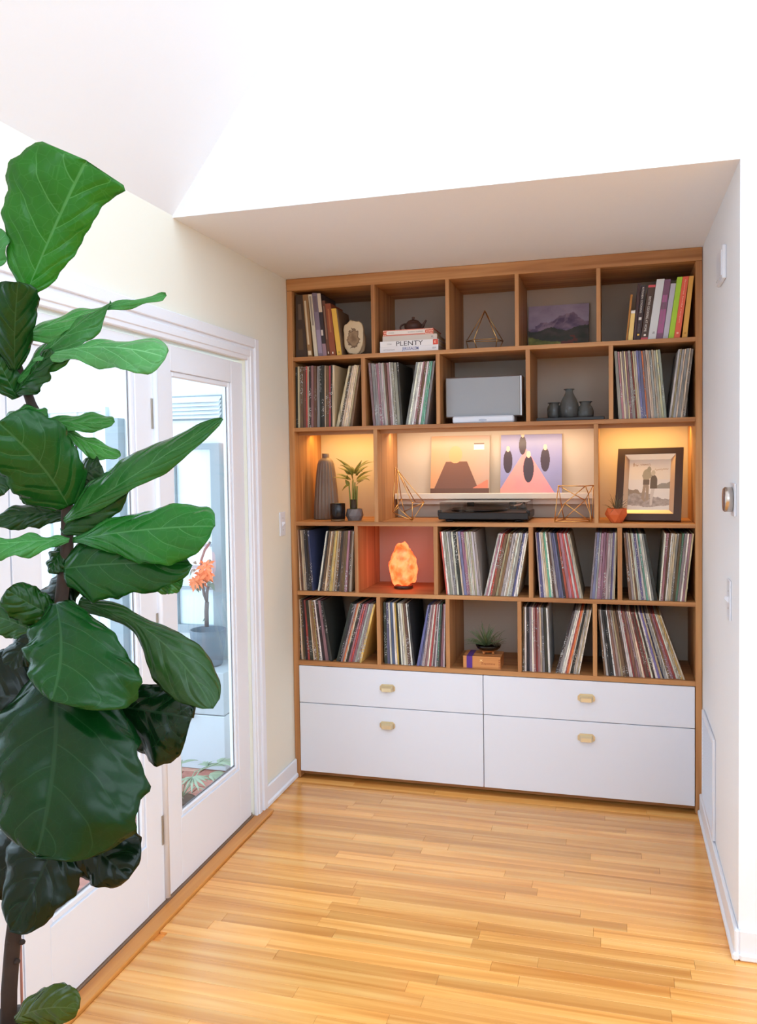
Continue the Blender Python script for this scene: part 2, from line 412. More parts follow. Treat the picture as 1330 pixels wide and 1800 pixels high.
rlt = N(nt, 'ShaderNodeMath', operation='LESS_THAN'); rlt.inputs[1].default_value = .0008; nt.links.new(rsep.outputs[1], rlt.inputs[0])
def spine(v, k=1.0):
    a = N(nt, 'ShaderNodeMath', operation='MULTIPLY'); nt.links.new(v, a.inputs[0]); nt.links.new(rlt.outputs[0], a.inputs[1])
    c = N(nt, 'ShaderNodeMath', operation='MULTIPLY'); c.inputs[1].default_value = k; nt.links.new(a.outputs[0], c.inputs[0]); return c.outputs[0]
edge = recnoise((520, 4, 7), .46, .60); txt = recnoise((260, 4, 190), .56, .64); tz = recnoise((5, 1, 7), .54, .58)
mu = N(nt, 'ShaderNodeMath', operation='MULTIPLY'); nt.links.new(txt.outputs[0], mu.inputs[0]); nt.links.new(tz.outputs[0], mu.inputs[1])
hsd = N(nt, 'ShaderNodeHueSaturation'); hsd.inputs['Value'].default_value = .42; hsd.inputs['Saturation'].default_value = .9; nt.links.new(oi.outputs['Color'], hsd.inputs['Color'])
m1 = N(nt, 'ShaderNodeMixRGB'); nt.links.new(spine(edge.outputs[0]), m1.inputs[0]); nt.links.new(oi.outputs['Color'], m1.inputs[1]); nt.links.new(hsd.outputs[0], m1.inputs[2])
inv = N(nt, 'ShaderNodeInvert'); nt.links.new(oi.outputs['Color'], inv.inputs['Color'])
m2 = N(nt, 'ShaderNodeMixRGB'); nt.links.new(spine(mu.outputs[0], .75), m2.inputs[0]); nt.links.new(m1.outputs[0], m2.inputs[1]); nt.links.new(inv.outputs[0], m2.inputs[2])
nt.links.new(m2.outputs[0], b.inputs['Base Color'])
RC = dict(w=((226, 220, 212), 'off-white'), c=((206, 190, 160), 'cream'), g=((150, 145, 140), 'grey'), k=((52, 46, 46), 'black'), b=((122, 88, 66), 'brown'),
          r=((176, 74, 66), 'red'), p=((158, 116, 124), 'mauve'), u=((104, 106, 148), 'slate blue'), t=((110, 168, 152), 'teal'), o=((206, 110, 66), 'orange'),
          y=((212, 182, 96), 'yellow'), n=((56, 62, 104), 'navy'))
NTH = 'first second third fourth fifth sixth seventh eighth ninth tenth eleventh twelfth thirteenth fourteenth fifteenth sixteenth seventeenth eighteenth nineteenth twentieth twenty-first twenty-second twenty-third twenty-fourth twenty-fifth twenty-sixth twenty-seventh twenty-eighth twenty-ninth thirtieth thirty-first thirty-second thirty-third thirty-fourth thirty-fifth thirty-sixth'.split()
# (shelf, bottom x0 x1, top x0 x1 in the survey frame, y there, colours, batch, cubby)
G = [(2, 519.5, 588, 518.5, 588, 748, 640, 'kcbbrckpbgkkcbrkc', 'left', 'cubby below the geode'),
     (2, 590, 618.5, 612, 634, 748, 636, 'cbccccb', 'right', 'cubby below the geode'),
     (2, 655.6, 707, 646.6, 699.6, 746, 634, 'pggpgwwbpwggk', 'left', 'cubby below the cookbook stack'),
     (2, 712, 750, 730, 764.5, 744, 632, 'gwwwpbwttg', 'right', 'cubby below the cookbook stack'),
     (2, 1087, 1171.5, 1078.5, 1160, 731, 612, 'gpcgcpgrcwuuogccgcgcg', 'left', 'cubby below the bright cookbooks'),
     (2, 1175, 1204, 1192, 1219, 730, 606, 'wcgcgcg', 'right', 'cubby below the bright cookbooks'),
     (4, 527, 552, 521, 543, 1041, 931, 'cbcckkn', 'left', 'cubby left of the salt lamp'),
     (4, 557.5, 617, 572, 622, 1041, 931, 'wkbcbcycbkbbpbc', 'right', 'cubby left of the salt lamp'),
     (4, 784, 847, 772, 835, 1046, 932, 'rwgwgwkcupcwwcwg', 'left', 'cubby right of the salt lamp'),
     (4, 850, 909, 874.6, 928.5, 1046, 932, 'wpwrbcbgwcwguww', 'right', 'cubby right of the salt lamp'),
     (4, 948, 1024.7, 940, 1001, 1051, 932, 'wuwcctwbguukrprwrwc', 'left', 'cubby below the wire cube'),
     (4, 1036, 1080, 1046, 1084.5, 1052, 932, 'gugpppgguwc', 'right', 'cubby below the wire cube'),
     (4, 1105, 1155.6, 1095, 1135, 1055, 932, 'bgcbwwuwtwwgk', 'left', 'cubby below the framed photograph'),
     (4, 1158, 1205, 1168, 1219.5, 1055, 932, 'wpbwccgbtgwpc', 'right', 'cubby below the framed photograph'),
     (5, 525, 584.6, 520.5, 567.7, 1166, 1056, 'kcbkrkcbybwkpkk', 'left', 'bottom left cubby'),
     (5, 590, 635, 615, 660, 1168, 1058, 'kkgockprpggy', 'right', 'bottom left cubby'),
     (5, 675, 729, 672.6, 717.7, 1171, 1058, 'kuwuwykwwwcbwk', 'left', 'cubby left of the cigar box'),
     (5, 732, 781, 751.5, 782.5, 1174, 1060, 'uugpwrwpwtkpw', 'right', 'cubby left of the cigar box'),
     (5, 918, 967, 918, 962, 1183, 1064, 'bwkgwprpcgkw', 'left', 'cubby right of the cigar box'),
     (5, 975.5, 1018, 1006, 1039.5, 1186, 1068, 'kgwwrockcwcw', 'right', 'cubby right of the cigar box'),
     (5, 1061.5, 1203.6, 1050, 1161.8, 1190, 1070, 'bwkkwbgcbbwwrbpccrbrwkwucngwbprwcyc', '', 'bottom right cubby')]
BOUND = {}
for k, b0, b1, *_r in G:                      # inner faces of the cubby each batch stands in
    xm_ = (XZ(b0, _r[2], .02)[0]+XZ(b1, _r[2], .02)[0])/2; wa = [st]+[q[1] for q in DIV[k]]; wb = [q[0] for q in DIV[k]]+[W-st]
    for a_, c_ in zip(wa, wb):
        if a_ < xm_ < c_: BOUND[k, _r[-1]] = (a_+.001, c_-.001)
rr = random.Random(11); nrec = 0; LPS = .315
for k, b0, b1, t0, t1, yb, yt, cols, batch, cub in G:
    xb0, xb1, xt0, xt1 = XZ(b0, yb, .02)[0], XZ(b1, yb, .02)[0], XZ(t0, yt, .02)[0], XZ(t1, yt, .02)[0]
    n = len(cols); ws = [rr.uniform(.55, 1.0)*(1.25 if c in 'kpbug' else .85) for c in cols]; tot = sum(ws); acc = 0
    for i, c in enumerate(cols):
        u0, u1 = acc/tot, (acc+ws[i])/tot; acc += ws[i]
        B0, B1, T0, T1 = (xb0+(xb1-xb0)*u0, xb0+(xb1-xb0)*u1, xt0+(xt1-xt0)*u0, xt0+(xt1-xt0)*u1)
        gp = .0003; B0 += gp; B1 -= gp; T0 += gp; T1 -= gp
        lo_, hi_ = BOUND[k, cub]; B0, B1, T0, T1 = [min(max(q, lo_), hi_) for q in (B0, B1, T0, T1)]
        hz = math.sqrt(LPS**2-((T0+T1-B0-B1)/2)**2)-rr.uniform(0, .004); y0 = .016+rr.uniform(0, .012); y1 = y0+LPS; z0 = Z[k]+.0004; z1 = z0+hz
        tw = min(T1-T0, B1-B0)*rr.uniform(.12, .3)            # sleeves are slimmer at the mouth edge
        o = MB().hexa([(B0, y0, z0), (B1, y0, z0), (B1, y1, z0), (B0, y1, z0), (T0+tw*.3, y0, z1), (T1-tw*.3, y0, z1), (T1-tw*.3, y1, z1), (T0+tw*.3, y1, z1)]).build('record_sleeve', REC)
        rgb, cn = RC[c]; v = rr.uniform(.86, 1.18); rgb = [min(255, max(0, q*v+rr.uniform(-8, 8))) for q in rgb]
        o.color = S(*rgb)
        setorigin(o, ((B0+B1)/2, y0, z0))
        tag(o, f"{cn} record, {NTH[i]} from left in {batch+' batch, ' if batch else 'leaning row, '}{cub}", 'record', f"records in the {cub}")
        nrec += 1
print('records', nrec)

# ------------------------------------------------------------------ books
def cmat(c, r=.55): return mat('cover_%d_%d_%d' % c, S(*c), r)
PAGES = mat('page_paper', S(226, 214, 190), .8)
def book(c, d, cov, label, group, name='book', bands=()):
    """c = BL,BR,TR,TL of the spine; d = depth vector; bands = (v0,v1,colour,[u0,u1])"""
    c = [np.array(p, float) for p in c]; d = np.array(d, float); qm = quad_map(c)
    e = thing(name, tuple((c[0]+c[1])/2), label, 'book', group)
    def hx(mb, u0, u1, v0, v1, w0, w1):
        P = lambda u, v, w_: qm(u, v)+d*w_
        mb.hexa([P(u0, v0, w0), P(u1, v0, w0), P(u1, v0, w1), P(u0, v0, w1), P(u0, v1, w0), P(u1, v1, w0), P(u1, v1, w1), P(u0, v1, w1)])
    th = np.linalg.norm(c[1]-c[0]); hh = np.linalg.norm(c[3]-c[0]); vert = hh > th
    mb = MB(); k = min(.12, .0025/min(th, hh))
    hx(mb, 0, 1, 0, 1, 0, .012)
    if vert: hx(mb, 0, k, 0, 1, .012, 1); hx(mb, 1-k, 1, 0, 1, .012, 1)
    else: hx(mb, 0, 1, 0, k, .012, 1); hx(mb, 0, 1, 1-k, 1, .012, 1)
    mb.build('cover', cmat(cov), e)
    pg = MB()
    if vert: hx(pg, k+.01, 1-k-.01, .012, .988, .0125, .985)
    else: hx(pg, .012, .988, k+.01, 1-k-.01, .0125, .985)
    pg.build('pages', PAGES, e)
    for v0, v1, colr, *u in bands:
        u0, u1 = u[0] if u else (0, 1)
        m_ = MB(); m_.add([qm(u0, v0)+(0, -.0005, 0), qm(u1, v0)+(0, -.0005, 0), qm(u1, v1)+(0, -.0005, 0), qm(u0, v1)+(0, -.0005, 0)], [(0, 1, 2, 3)])
        m_.build('spine_band', cmat(colr), e)
    return e, qm
def vbook(ox, oy, s, bl, br, tl, tr, yt, yb, z, Y, cov, label, group, bands=(), depth=.22, name='book'):
    f = lambda x, y_: XZ(ox+x/s, oy+y_/s, Y)
    b0, b1 = f(bl, yb)[0], f(br, yb)[0]; (t0, zt0), (t1, _) = f(tl, yt), f(tr, yt)
    dz = zt0; zb0 = z+.0006
    return book([(b0, Y, zb0), (b1, Y, zb0), (t1, Y, dz), (t0, Y, dz)], (0, depth, 0), cov, label, group, name, bands)
s9 = 1330/145
GL = 'books leaning in the top left cubby'
LB = [(45, 232, 42, 148, 125, (62, 46, 36), 'thick dark brown book leaning leftmost in the top left cubby', [(.12, .45, (84, 62, 40), (.25, .7)), (.6, .85, (96, 76, 62), (.3, .7))], .26),
      (240, 312, 150, 236, 120, (146, 110, 72), 'tan book with long cream spine label, second in the top left cubby', [(.2, .9, (206, 190, 160), (.2, .55)), (.03, .1, (222, 206, 176), (.1, .8))], .24),
      (344, 402, 240, 300, 115, (208, 198, 178), 'slim cream book between tan and lavender books in top left cubby', [(.5, .97, (150, 138, 128), (.25, .75))], .23),
      (408, 482, 302, 380, 95, (128, 114, 132), 'lavender grey book, tallest in the top left cubby', [(.05, .42, (150, 138, 160), (.1, .9)), (.7, .95, (110, 96, 110), (.15, .85))], .25),
      (486, 546, 384, 440, 100, (52, 40, 44), 'black book with cream top band and mauve foot in top left cubby', [(.7, 1, (208, 192, 172)), (0, .2, (150, 122, 134)), (.33, .42, (206, 196, 190), (.05, .6))], .24),
      (551, 594, 462, 510, 215, (98, 62, 48), 'thin brown book left of the rust red book', [(.3, .9, (150, 124, 100), (.35, .6)), (.04, .08, (236, 226, 210), (.4, .7))], .2),
      (598, 692, 515, 602, 265, (140, 72, 46), 'rust red book left of the yellow book in top left cubby', [(.45, .9, (170, 104, 62), (.35, .65)), (.04, .075, (240, 230, 214), (.4, .6))], .2),
      (710, 786, 614, 690, 345, (222, 176, 72), 'yellow book beside the geode in the top left cubby', [(.05, .09, (176, 140, 60), (.3, .7))], .19),
      (789, 806, 694, 712, 352, (112, 86, 64), 'thin brown book squeezed between the yellow book and geode', [], .19)]
for bl, br, tl, tr, yt, cov, lab, bands, dep in LB:
    vbook(515, 505, s9, bl, br, tl, tr, yt, 1100, Z[1], .022, cov, lab, GL, bands, dep)
GR = 'books leaning in the top right cubby'
WHT = mat('white_ink', S(240, 236, 228), .6); GRY = mat('grey_ink', S(120, 120, 124), .6); DRK = mat('dark_ink', S(60, 52, 58), .6); BLU = mat('blue_ink', S(92, 104, 160), .6)
PAL = mat('pale_ink', S(250, 206, 188), .6); RDI = mat('red_ink', S(214, 84, 60), .6)
RB = [(178, 200, 256, 292, 395, (176, 116, 46), 'narrow ochre book leaning leftmost in the top right cubby', [], .2, []),
      (210, 288, 268, 333, 650, (238, 204, 126), 'short pale yellow book in the top right cubby', [(.9, 1, (226, 222, 216))], .16, []),
      (299, 332, 376, 425, 215, (70, 46, 48), 'dark plum book just right of the short pale yellow book', [], .22, []),
      (334, 412, 428, 512, 250, (56, 40, 42), 'dark brown book with white vertical title and yellow dot', [(.085, .115, (240, 196, 90), (.25, .65)), (.37, .42, (226, 220, 212), (.2, .75))], .22, [(.50, .97, .28, .62, 'KITCHEN COOKING', WHT), (.16, .30, .3, .6, 'BASICS', GRY)]),
      (416, 530, 545, 662, 240, (78, 58, 50), 'dark brown book with block white title and red end bands', [(.955, 1, (214, 92, 100)), (0, .045, (214, 92, 100)), (.07, .105, (242, 238, 230), (.35, .65))], .23, [(.15, .79, .3, .62, 'BISTRO COOKING AT HOME', WHT)]),
      (534, 660, 680, 806, 145, (214, 218, 222), 'thick white book between dark brown and mauve books', [], .25, [(.095, .13, .45, .75, 'HB', DRK)]),
      (664, 770, 808, 905, 150, (128, 88, 116), 'mauve and pink book right of the thick white book', [(.1, .5, (168, 98, 144), (.05, .95)), (.62, .74, (176, 100, 150), (.1, .8))], .24, [(.26, .74, .3, .62, 'simply great cooking', GRY)]),
      (774, 856, 906, 990, 215, (190, 188, 202), 'pale lavender book left of the lime green book', [], .22, []),
      (864, 950, 1010, 1096, 110, (170, 212, 60), 'lime green book in the top right cubby', [], .25, []),
      (954, 1050, 1100, 1196, 102, (232, 102, 76), 'coral red book in the top right cubby', [(.07, .1, (246, 190, 170), (.3, .65))], .25, [(.25, .95, .35, .65, 'favorite family recipes', PAL)]),
      (1084, 1166, 1200, 1276, 95, (226, 172, 84), 'golden orange book leaning rightmost in top right cubby', [(.06, .09, (196, 140, 60), (.3, .7))], .25, [])]
for bl, br, tl, tr, yt, cov, lab, bands, dep, txts in RB:
    yb = 1105-(bl-200)*.048
    e, qm = vbook(1080, 475, s9, bl, br, tl, tr, yt, yb, Z[1], .022, cov, lab, GR, bands, dep)
    for v0, v1, u0, u1, s, m in txts: text_on('title', s, qm, u0, u1, v0, v1, m, e, rot=True)
# stack of four lying books under the teapot
GS = 'cookbooks stacked flat below the teapot'
zc = Z[1]+.0005; s10 = 9.852
STK = [(125, 1133, .0275, .012, .24, (228, 226, 230), 'white book with blue JERUSALEM title at the bottom of the stack'),
       (128, 1135, .0275, .012, .24, (232, 230, 232), 'white book with PLENTY title and red spine end in the stack'),
       (172, 1112, .0255, .016, .22, (206, 196, 188), 'plain beige book between PLENTY and the red patterned book'),
       (180, 1050, .0290, .02, .2, (212, 92, 70), 'red patterned book with white label on top of the stack')]
for i, (xl, xr_, th, Y, dep, cov, lab) in enumerate(STK):
    x0, x1 = XZ(655+xl/s10, 612, Y)[0], XZ(655+xr_/s10, 608, Y)[0]
    bands = [[(.02, .98, (210, 74, 54), (.91, .995))], ][0] if i == 1 else ([(.2, .85, (232, 222, 214), (.07, .84))] if i == 3 else [])
    e, qm = book([(x0, Y, zc), (x1, Y, zc), (x1, Y, zc+th), (x0, Y, zc+th)], (0, dep, 0), cov, lab, GS, bands=bands)
    if i == 0: text_on('title', 'JERUSALEM', qm, .385, .665, .14, .86, BLU, e, bold=.01); text_on('imprint', 'EBURY', qm, .9, .965, .35, .65, GRY, e); text_on('author', 'OTTOLENGHI', qm, .06, .25, .38, .58, GRY, e)
    if i == 1: text_on('title', 'PLENTY', qm, .28, .74, .1, .9, DRK, e); text_on('author', 'OTTOLENGHI', qm, .12, .2, .38, .58, GRY, e); text_on('emblem', 'E', qm, .935, .965, .3, .7, PAL, e)
    if i == 2: text_on('imprint', 'K', qm, .9, .94, .3, .7, GRY, e)
    if i == 3:
        text_on('author', 'COOKING', qm, .11, .22, .42, .62, GRY, e); text_on('title', 'SUNDAY SUPPERS', qm, .5, .8, .42, .62, GRY, e)
        m_ = MB()                                   # pale diamonds printed on the patterned cloth
        for a in range(34):
            for bq in range(3):
                u, v = (a+.5+.5*(bq % 2))/34.6, (bq+.5)/3
                if .065 < u < .845 and .15 < v < .9: continue
                m_.add([qm(u-.010, v)+(0, -.0007, 0), qm(u, v-.13)+(0, -.0007, 0), qm(u+.010, v)+(0, -.0007, 0), qm(u, v+.13)+(0, -.0007, 0)], [(0, 1, 2, 3)])
        for a in range(34):
            u = (a+.5)/34
            for v in (.07, .93): m_.add([qm(u-.008, v)+(0, -.0007, 0), qm(u, v-.06)+(0, -.0007, 0), qm(u+.008, v)+(0, -.0007, 0), qm(u, v+.06)+(0, -.0007, 0)], [(0, 1, 2, 3)])
        m_.build('cover_pattern', cmat((246, 226, 206)), e)
    zc += th+.0006
zst = zc
# ------------------------------------------------------------------ top row objects
def lumpy(name, c, rx, ry, rz, m, parent=None, amp=.12, fr=2.2, seed=0, n=28, flat=None, shape=None):
    vs, fs = [], []
    for j in range(n+1):
        ph = math.pi*j/n
        for i in range(2*n):
            th = math.pi*i/n
            d = Vector((math.sin(ph)*math.cos(th), math.sin(ph)*math.sin(th), -math.cos(ph)))
            k = 1+amp*mnoise.noise(d*fr+Vector((seed, seed*2, 0)))+amp*.4*mnoise.noise(d*fr*2.7+Vector((seed, 0, 5)))
            if shape: k *= shape(d)
            p = Vector((d.x*rx*k, d.y*ry*k, d.z*rz*k))
            if flat is not None and p.y < flat: p.y = flat+(p.y-flat)*.06
            vs.append((c[0]+p.x, c[1]+p.y, c[2]+p.z))
    for j in range(n):
        for i in range(2*n):
            a = j*2*n+i; b_ = j*2*n+(i+1) % (2*n); fs.append((a, b_, b_+2*n, a+2*n))
    mb = MB(); mb.add(vs, fs, True); return mb.build(name, m, parent)
def superell(d, p=3.2):
    return 1/((abs(d.x)**p+abs(d.y)**p+abs(d.z)**p)**(1/p))
# geode bookend
gx, gz = XZ(622.5, 594, .06); grx, grz = .051, .081
gm, gnt, gb = base('geode_stone')
gt = N(gnt, 'ShaderNodeTexCoord'); gmp = N(gnt, 'ShaderNodeMapping'); gmp.inputs['Location'].default_value = (-.004, 0, -.010); gmp.inputs['Scale'].default_value = (25, 4, 17)
gnt.links.new(gt.outputs['Object'], gmp.inputs['Vector'])
gn = N(gnt, 'ShaderNodeTexNoise'); gn.inputs['Scale'].default_value = 55; gn.inputs['Detail'].default_value = 5; gnt.links.new(gt.outputs['Object'], gn.inputs['Vector'])
gl_ = N(gnt, 'ShaderNodeVectorMath', operation='LENGTH'); gnt.links.new(gmp.outputs[0], gl_.inputs[0])
ga = N(gnt, 'ShaderNodeMath', operation='MULTIPLY_ADD'); ga.inputs[1].default_value = 1.0; gnt.links.new(gn.outputs['Fac'], ga.inputs[0]); gnt.links.new(gl_.outputs['Value'], ga.inputs[2])
gr = N(gnt, 'ShaderNodeValToRGB'); ge = gr.color_ramp.elements
ge[0].position = .5; ge[0].color = S(120, 92, 64); ge[1].position = 1.35; ge[1].color = S(206, 184, 150)
gg = ge.new(.8); gg.color = S(150, 122, 90); gg = ge.new(.95); gg.color = S(92, 66, 44); gg = ge.new(1.08) if False else ge.new(.99); gg.color = S(212, 190, 156)
gdv = N(gnt, 'ShaderNodeMath', operation='DIVIDE'); gdv.inputs[1].default_value = 1.35; gnt.links.new(ga.outputs[0], gdv.inputs[0]); gnt.links.new(gdv.outputs[0], gr.inputs['Fac'])
gnt.links.new(gr.outputs[0], gb.inputs['Base Color']); gb.inputs['Roughness'].default_value = .45
go = lumpy('geode_bookend', (0, 0, 0), grx, .05, grz, gm, None, .16, 2.0, 3, flat=-.018, shape=lambda d: superell(d, 3)*(1+.06*d.z))
zm = min(v.co.z for v in go.data.vertices); go.location = (gx, .065, Z[1]-zm+.0005)
tag(go, 'cream and brown cut geode standing as bookend beside the yellow book', 'geode')
# teapot on the stack
CLAY = mat('dark_clay', S(84, 56, 46), .5, var=.1, vscale=30)
tx, _ = XZ(726, 565, .13); ty = .13
tp = thing('teapot', (tx, ty, zst), 'small dark clay teapot on top of the stacked cookbooks', 'teapot')
MB().lathe([(.031, 0), (.034, .002), (.043, .016), (.0465, .028), (.044, .039), (.036, .046)], (tx, ty, zst), 36).build('body', CLAY, tp)
li = MB().lathe([(.036, .046), (.034, .049), (.026, .057), (.014, .062), (.006, .0635), (.005, .066), (.008, .069), (.0085, .073), (.006, .0765), (.001, .078)], (tx, ty, zst), 32).build('lid', CLAY, tp)
MB().tube([(tx+.036, ty, zst+.018), (tx+.048, ty, zst+.026), (tx+.056, ty, zst+.040), (tx+.063, ty, zst+.052), (tx+.068, ty, zst+.056)], [.011, .009, .0065, .0052, .0048], 12).build('spout', CLAY, tp)
MB().tube([(tx-.04+.012*0-.028*math.sin(t)*1.0, ty, zst+.024+.019*math.cos(t)*1.0) for t in np.linspace(.0, math.pi, 14)], .0046, 8).build('handle', CLAY, tp)
# wire pyramid
def wires(name, pts, edges, rad, label, base_, m=GOLD, group=None):
    e = thing(name, base_, label, 'wire ornament', group)
    for a, b_ in edges: MB().tube([pts[a], pts[b_]], rad, 8).build('rod', m, e)
    j = MB()
    for p in pts.values(): j.lathe([(.0003, -rad*1.5), (rad*1.3, -rad*.7), (rad*1.3, rad*.7), (.0003, rad*1.5)], p, 8)
    j.build('joints', m, e); return e
f1 = lambda x, y_, Y: np.array((*(lambda q: (q[0], Y, q[1]))(XZ(760+x/4.433, 420+y_/4.433, Y)),))
P = dict(A=f1(407, 560, .17), F=f1(322, 784, .10), G=f1(502, 778, .10), L=f1(262, 800, .22), R=f1(548, 795, .22))
zb_ = Z[1]+.0034
P['f'] = np.array((P['F'][0]+.012, .135, zb_)); P['g'] = np.array((P['G'][0]-.012, .135, zb_)); P['l'] = np.array((P['L'][0]+.02, .20, zb_)); P['r'] = np.array((P['R'][0]-.02, .20, zb_))
wires('wire_pyramid', P, ['AF', 'AG', 'AL', 'AR', 'FG', 'FL', 'GR', 'LR', 'Ff', 'Gg', 'Ll', 'Rr', 'fg', 'gr', 'rl', 'lf'], .002, 'thin brass wire pyramid between the teapot and the mountain painting', (float(P['A'][0]), .16, Z[1]))
# landscape painting
def fbm(x, y_, s=0): return mnoise.noise(Vector((x, y_, s)))+.5*mnoise.noise(Vector((x*2.1, y_*2.1, s+3)))+.25*mnoise.noise(Vector((x*4.3, y_*4.3, s+7)))
def landscape(u, v):
    n = fbm(u*5, v*8, 1)*.5
    ridge = .60+.22*math.exp(-((u-.66)/.26)**2)+.05*fbm(u*6, 0, 4)-.06*(u < .12)
    low = .50+.06*fbm(u*4, 0, 9)+.14*max(0, u-.7)*1.6
    if v > ridge: a, b_ = (168, 152, 182), (196, 182, 204); t = .5+n
    elif v > low: a, b_ = (104, 84, 116), (176, 150, 172); t = .45+n*1.2+(.4 if fbm(u*9-v*6, v*3, 2) > .25 else 0)
    elif v > .36-.25*u+.1*n: a, b_ = (52, 58, 46), (96, 84, 78); t = .5+n; 
    else: a, b_ = (84, 92, 40), (176, 176, 84); t = .45+n*1.3
    if v < .36 and abs(u-.68) < .14 and n > .02: a, b_ = (110, 52, 48), (130, 70, 58)
    t = min(1, max(0, t)); return S(*[a[i]+(b_[i]-a[i])*t for i in range(3)])
pc = [(*[XZ(928, 604, .375)[0]], .372, Z[1]+.0005), (XZ(1034, 597, .375)[0], .372, Z[1]+.0005)]
ptl, ptr = XZ(928.7, 539.8, .395), XZ(1035, 532, .395)
zt_ = (ptl[1]+ptr[1])/2
pc += [(ptr[0], .398, zt_), (ptl[0], .398, zt_)]
pe = thing('mountain_painting', ((pc[0][0]+pc[1][0])/2, .375, Z[1]), 'small unframed painting of a purple mountain over a green meadow', 'painting')
qm = quad_map(pc); q3 = [np.array(p) for p in pc]
MB().hexa([q3[0], q3[1], q3[1]+(0, .012, 0), q3[0]+(0, .012, 0), q3[3], q3[2], q3[2]+(0, .012, 0), q3[3]+(0, .012, 0)]).build('canvas', cmat((200, 190, 180)), pe)
paint('painted_face', landscape, qm, 120, 80, attr_mat('painted_canvas', .5), pe, (0, -.0008, 0))

# ------------------------------------------------------------------ second row
FAB = mat('silver_speaker_mesh', S(150, 152, 156), .5, .4, bump=.25, bscale=900)
SIL = mat('brushed_silver', S(188, 188, 192), .3, .9)
x0, zt_ = XZ(782.3, 663.6, .06); x1, zt2 = XZ(917.5, 659, .06); zb0 = XZ(781.5, 734.5, .06)[1]; zb1 = XZ(915.7, 731.3, .06)[1]
zt_ = (zt_+zt2)/2; zb_ = (zb0+zb1)/2; xl, xr2 = XZ(795, 742, .03)[0], XZ(903, 740, .03)[0]
sp = thing('speaker', ((x0+x1)/2, .1, Z[2]), 'flat silver mesh speaker on a white stand in the second row', 'speaker')
MB().box(x0, x1, .062, .165, zb_, zt_, .004).build('cabinet', SIL, sp)
MB().box(x0+.003, x1-.010, .0575, .064, zb_+.003, zt_-.004, .002).build('grille', FAB, sp)
sb_ = MB().box(xl, xr2, .028, .175, Z[2]+.0004, zb_+.004, .006).build('stand', WHITE, sp)
bt = MB(); cxm = XZ(848, 738, .028)[0]; bt.prism([(cxm+.019*math.copysign(abs(math.cos(a))**.7, math.cos(a)), (Z[2]+zb_)/2-.001+.0055*math.sin(a)) for a in np.linspace(0, 2*math.pi, 25)[:-1]], .0265, .0285)
bt.build('badge', mat('badge_silver', S(172, 176, 190), .35, .5), sb_)
TRY = mat('black_lacquer_tray', S(34, 28, 28), .3)
ya = .10; xa, xb = XZ(942.5, 731, ya)[0], XZ(1062, 728, ya)[0]
tr_ = thing('serving_tray', ((xa+xb)/2, .19, Z[2]), 'black lacquer tray under the three grey glass vases', 'tray')
MB().box(xa+.006, xb-.006, ya+.004, .30, Z[2]+.0005, Z[2]+.008, .003).build('tray_base', TRY, tr_)
ri = MB()
for q in ((xa, xb, ya, ya+.006), (xa, xb, .298, .304), (xa, xa+.006, ya+.006, .298), (xb-.006, xb, ya+.006, .298)): ri.box(*q, Z[2]+.004, Z[2]+.020, .002)
ri.build('tray_rim', TRY, tr_)
SMOKE = mat('smoky_glass', S(196, 202, 202), .05, trans=.85, ior=1.3, spec=.6)
zv = Z[2]+.0085
def vase(px, prof, Y, label):
    x = XZ(px, 715, Y)[0]; o = thing('glass_vase', (x, Y, zv), label, 'vase', 'grey glass vases on the black tray')
    inn = [(max(r-.003, .001), z) for r, z in prof[::-1]]; inn[-1] = (inn[-1][0], .006)
    MB().lathe(prof+inn, (x, Y, zv), 36).build('body', SMOKE, o)
    r, z = prof[-1]; MB().lathe([(r-.002, z-.003), (r+.0025, z-.001), (r+.003, z+.001), (r, z+.0022), (r-.003, z+.001)], (x, Y, zv), 36).build('lip', SMOKE, o); return o
vase(1000.2, [(.030, 0), (.038, .004), (.046, .025), (.050, .048), (.047, .072), (.038, .098), (.026, .120), (.019, .134), (.018, .143), (.024, .151)], .19, 'tallest grey glass vase, middle of the tray')
vase(973.4, [(.026, 0), (.030, .004), (.033, .03), (.034, .055), (.031, .070), (.025, .078), (.024, .082), (.029, .088)], .21, 'slim short grey glass vase left of the tallest vase')
vase(1028.6, [(.029, 0), (.036, .004), (.040, .024), (.039, .044), (.033, .060), (.025, .071), (.024, .077), (.030, .087)], .18, 'squat short grey glass vase right of the tallest vase')

# ------------------------------------------------------------------ third row
CER = mat('taupe_ceramic', S(128, 110, 96), .55, var=.08, vscale=14)
vx = XZ(574, 913, .22)[0]; zf = Z[3]+.0004; hv = XZ(574, 797, .22)[1]-zf
rv = thing('ribbed_vase', (vx, .22, Z[3]), 'tall ribbed taupe ceramic vase in the lit left cubby', 'vase')
rib = lambda a, z: 1+(.11*abs(math.sin(a*9))-.06)*(1 if z < hv*.86 else 0)
prof = [(.064, 0), (.067, .006), (.064, hv*.2), (.058, hv*.45), (.050, hv*.7), (.043, hv*.84), (.040, hv*.88), (.030, hv*.915), (.0205, hv*.93), (.0195, hv*.95), (.0195, hv*.995), (.0175, hv), (.015, hv*.99), (.014, hv*.93)]
pp = []
for a, b_ in zip(prof[:-1], prof[1:]): pp += [(a[0]+(b_[0]-a[0])*t, a[1]+(b_[1]-a[1])*t) for t in (0, .5)]
MB().lathe(pp+[prof[-1]], (vx, .22, zf), 108, rib=rib).build('vase_body', CER, rv)
cx = XZ(593.6, 905, .07)[0]
cu_ = thing('candle_cup', (cx, .07, Z[3]), 'black cylindrical candle glass in front of the ribbed vase', 'candle')
MB().lathe([(.034, .0), (.036, .002), (.036, .010)], (cx, .07, zf), 32).build('glass_foot', mat('amber_glass_foot', S(150, 110, 70), .15, trans=.3), cu_)
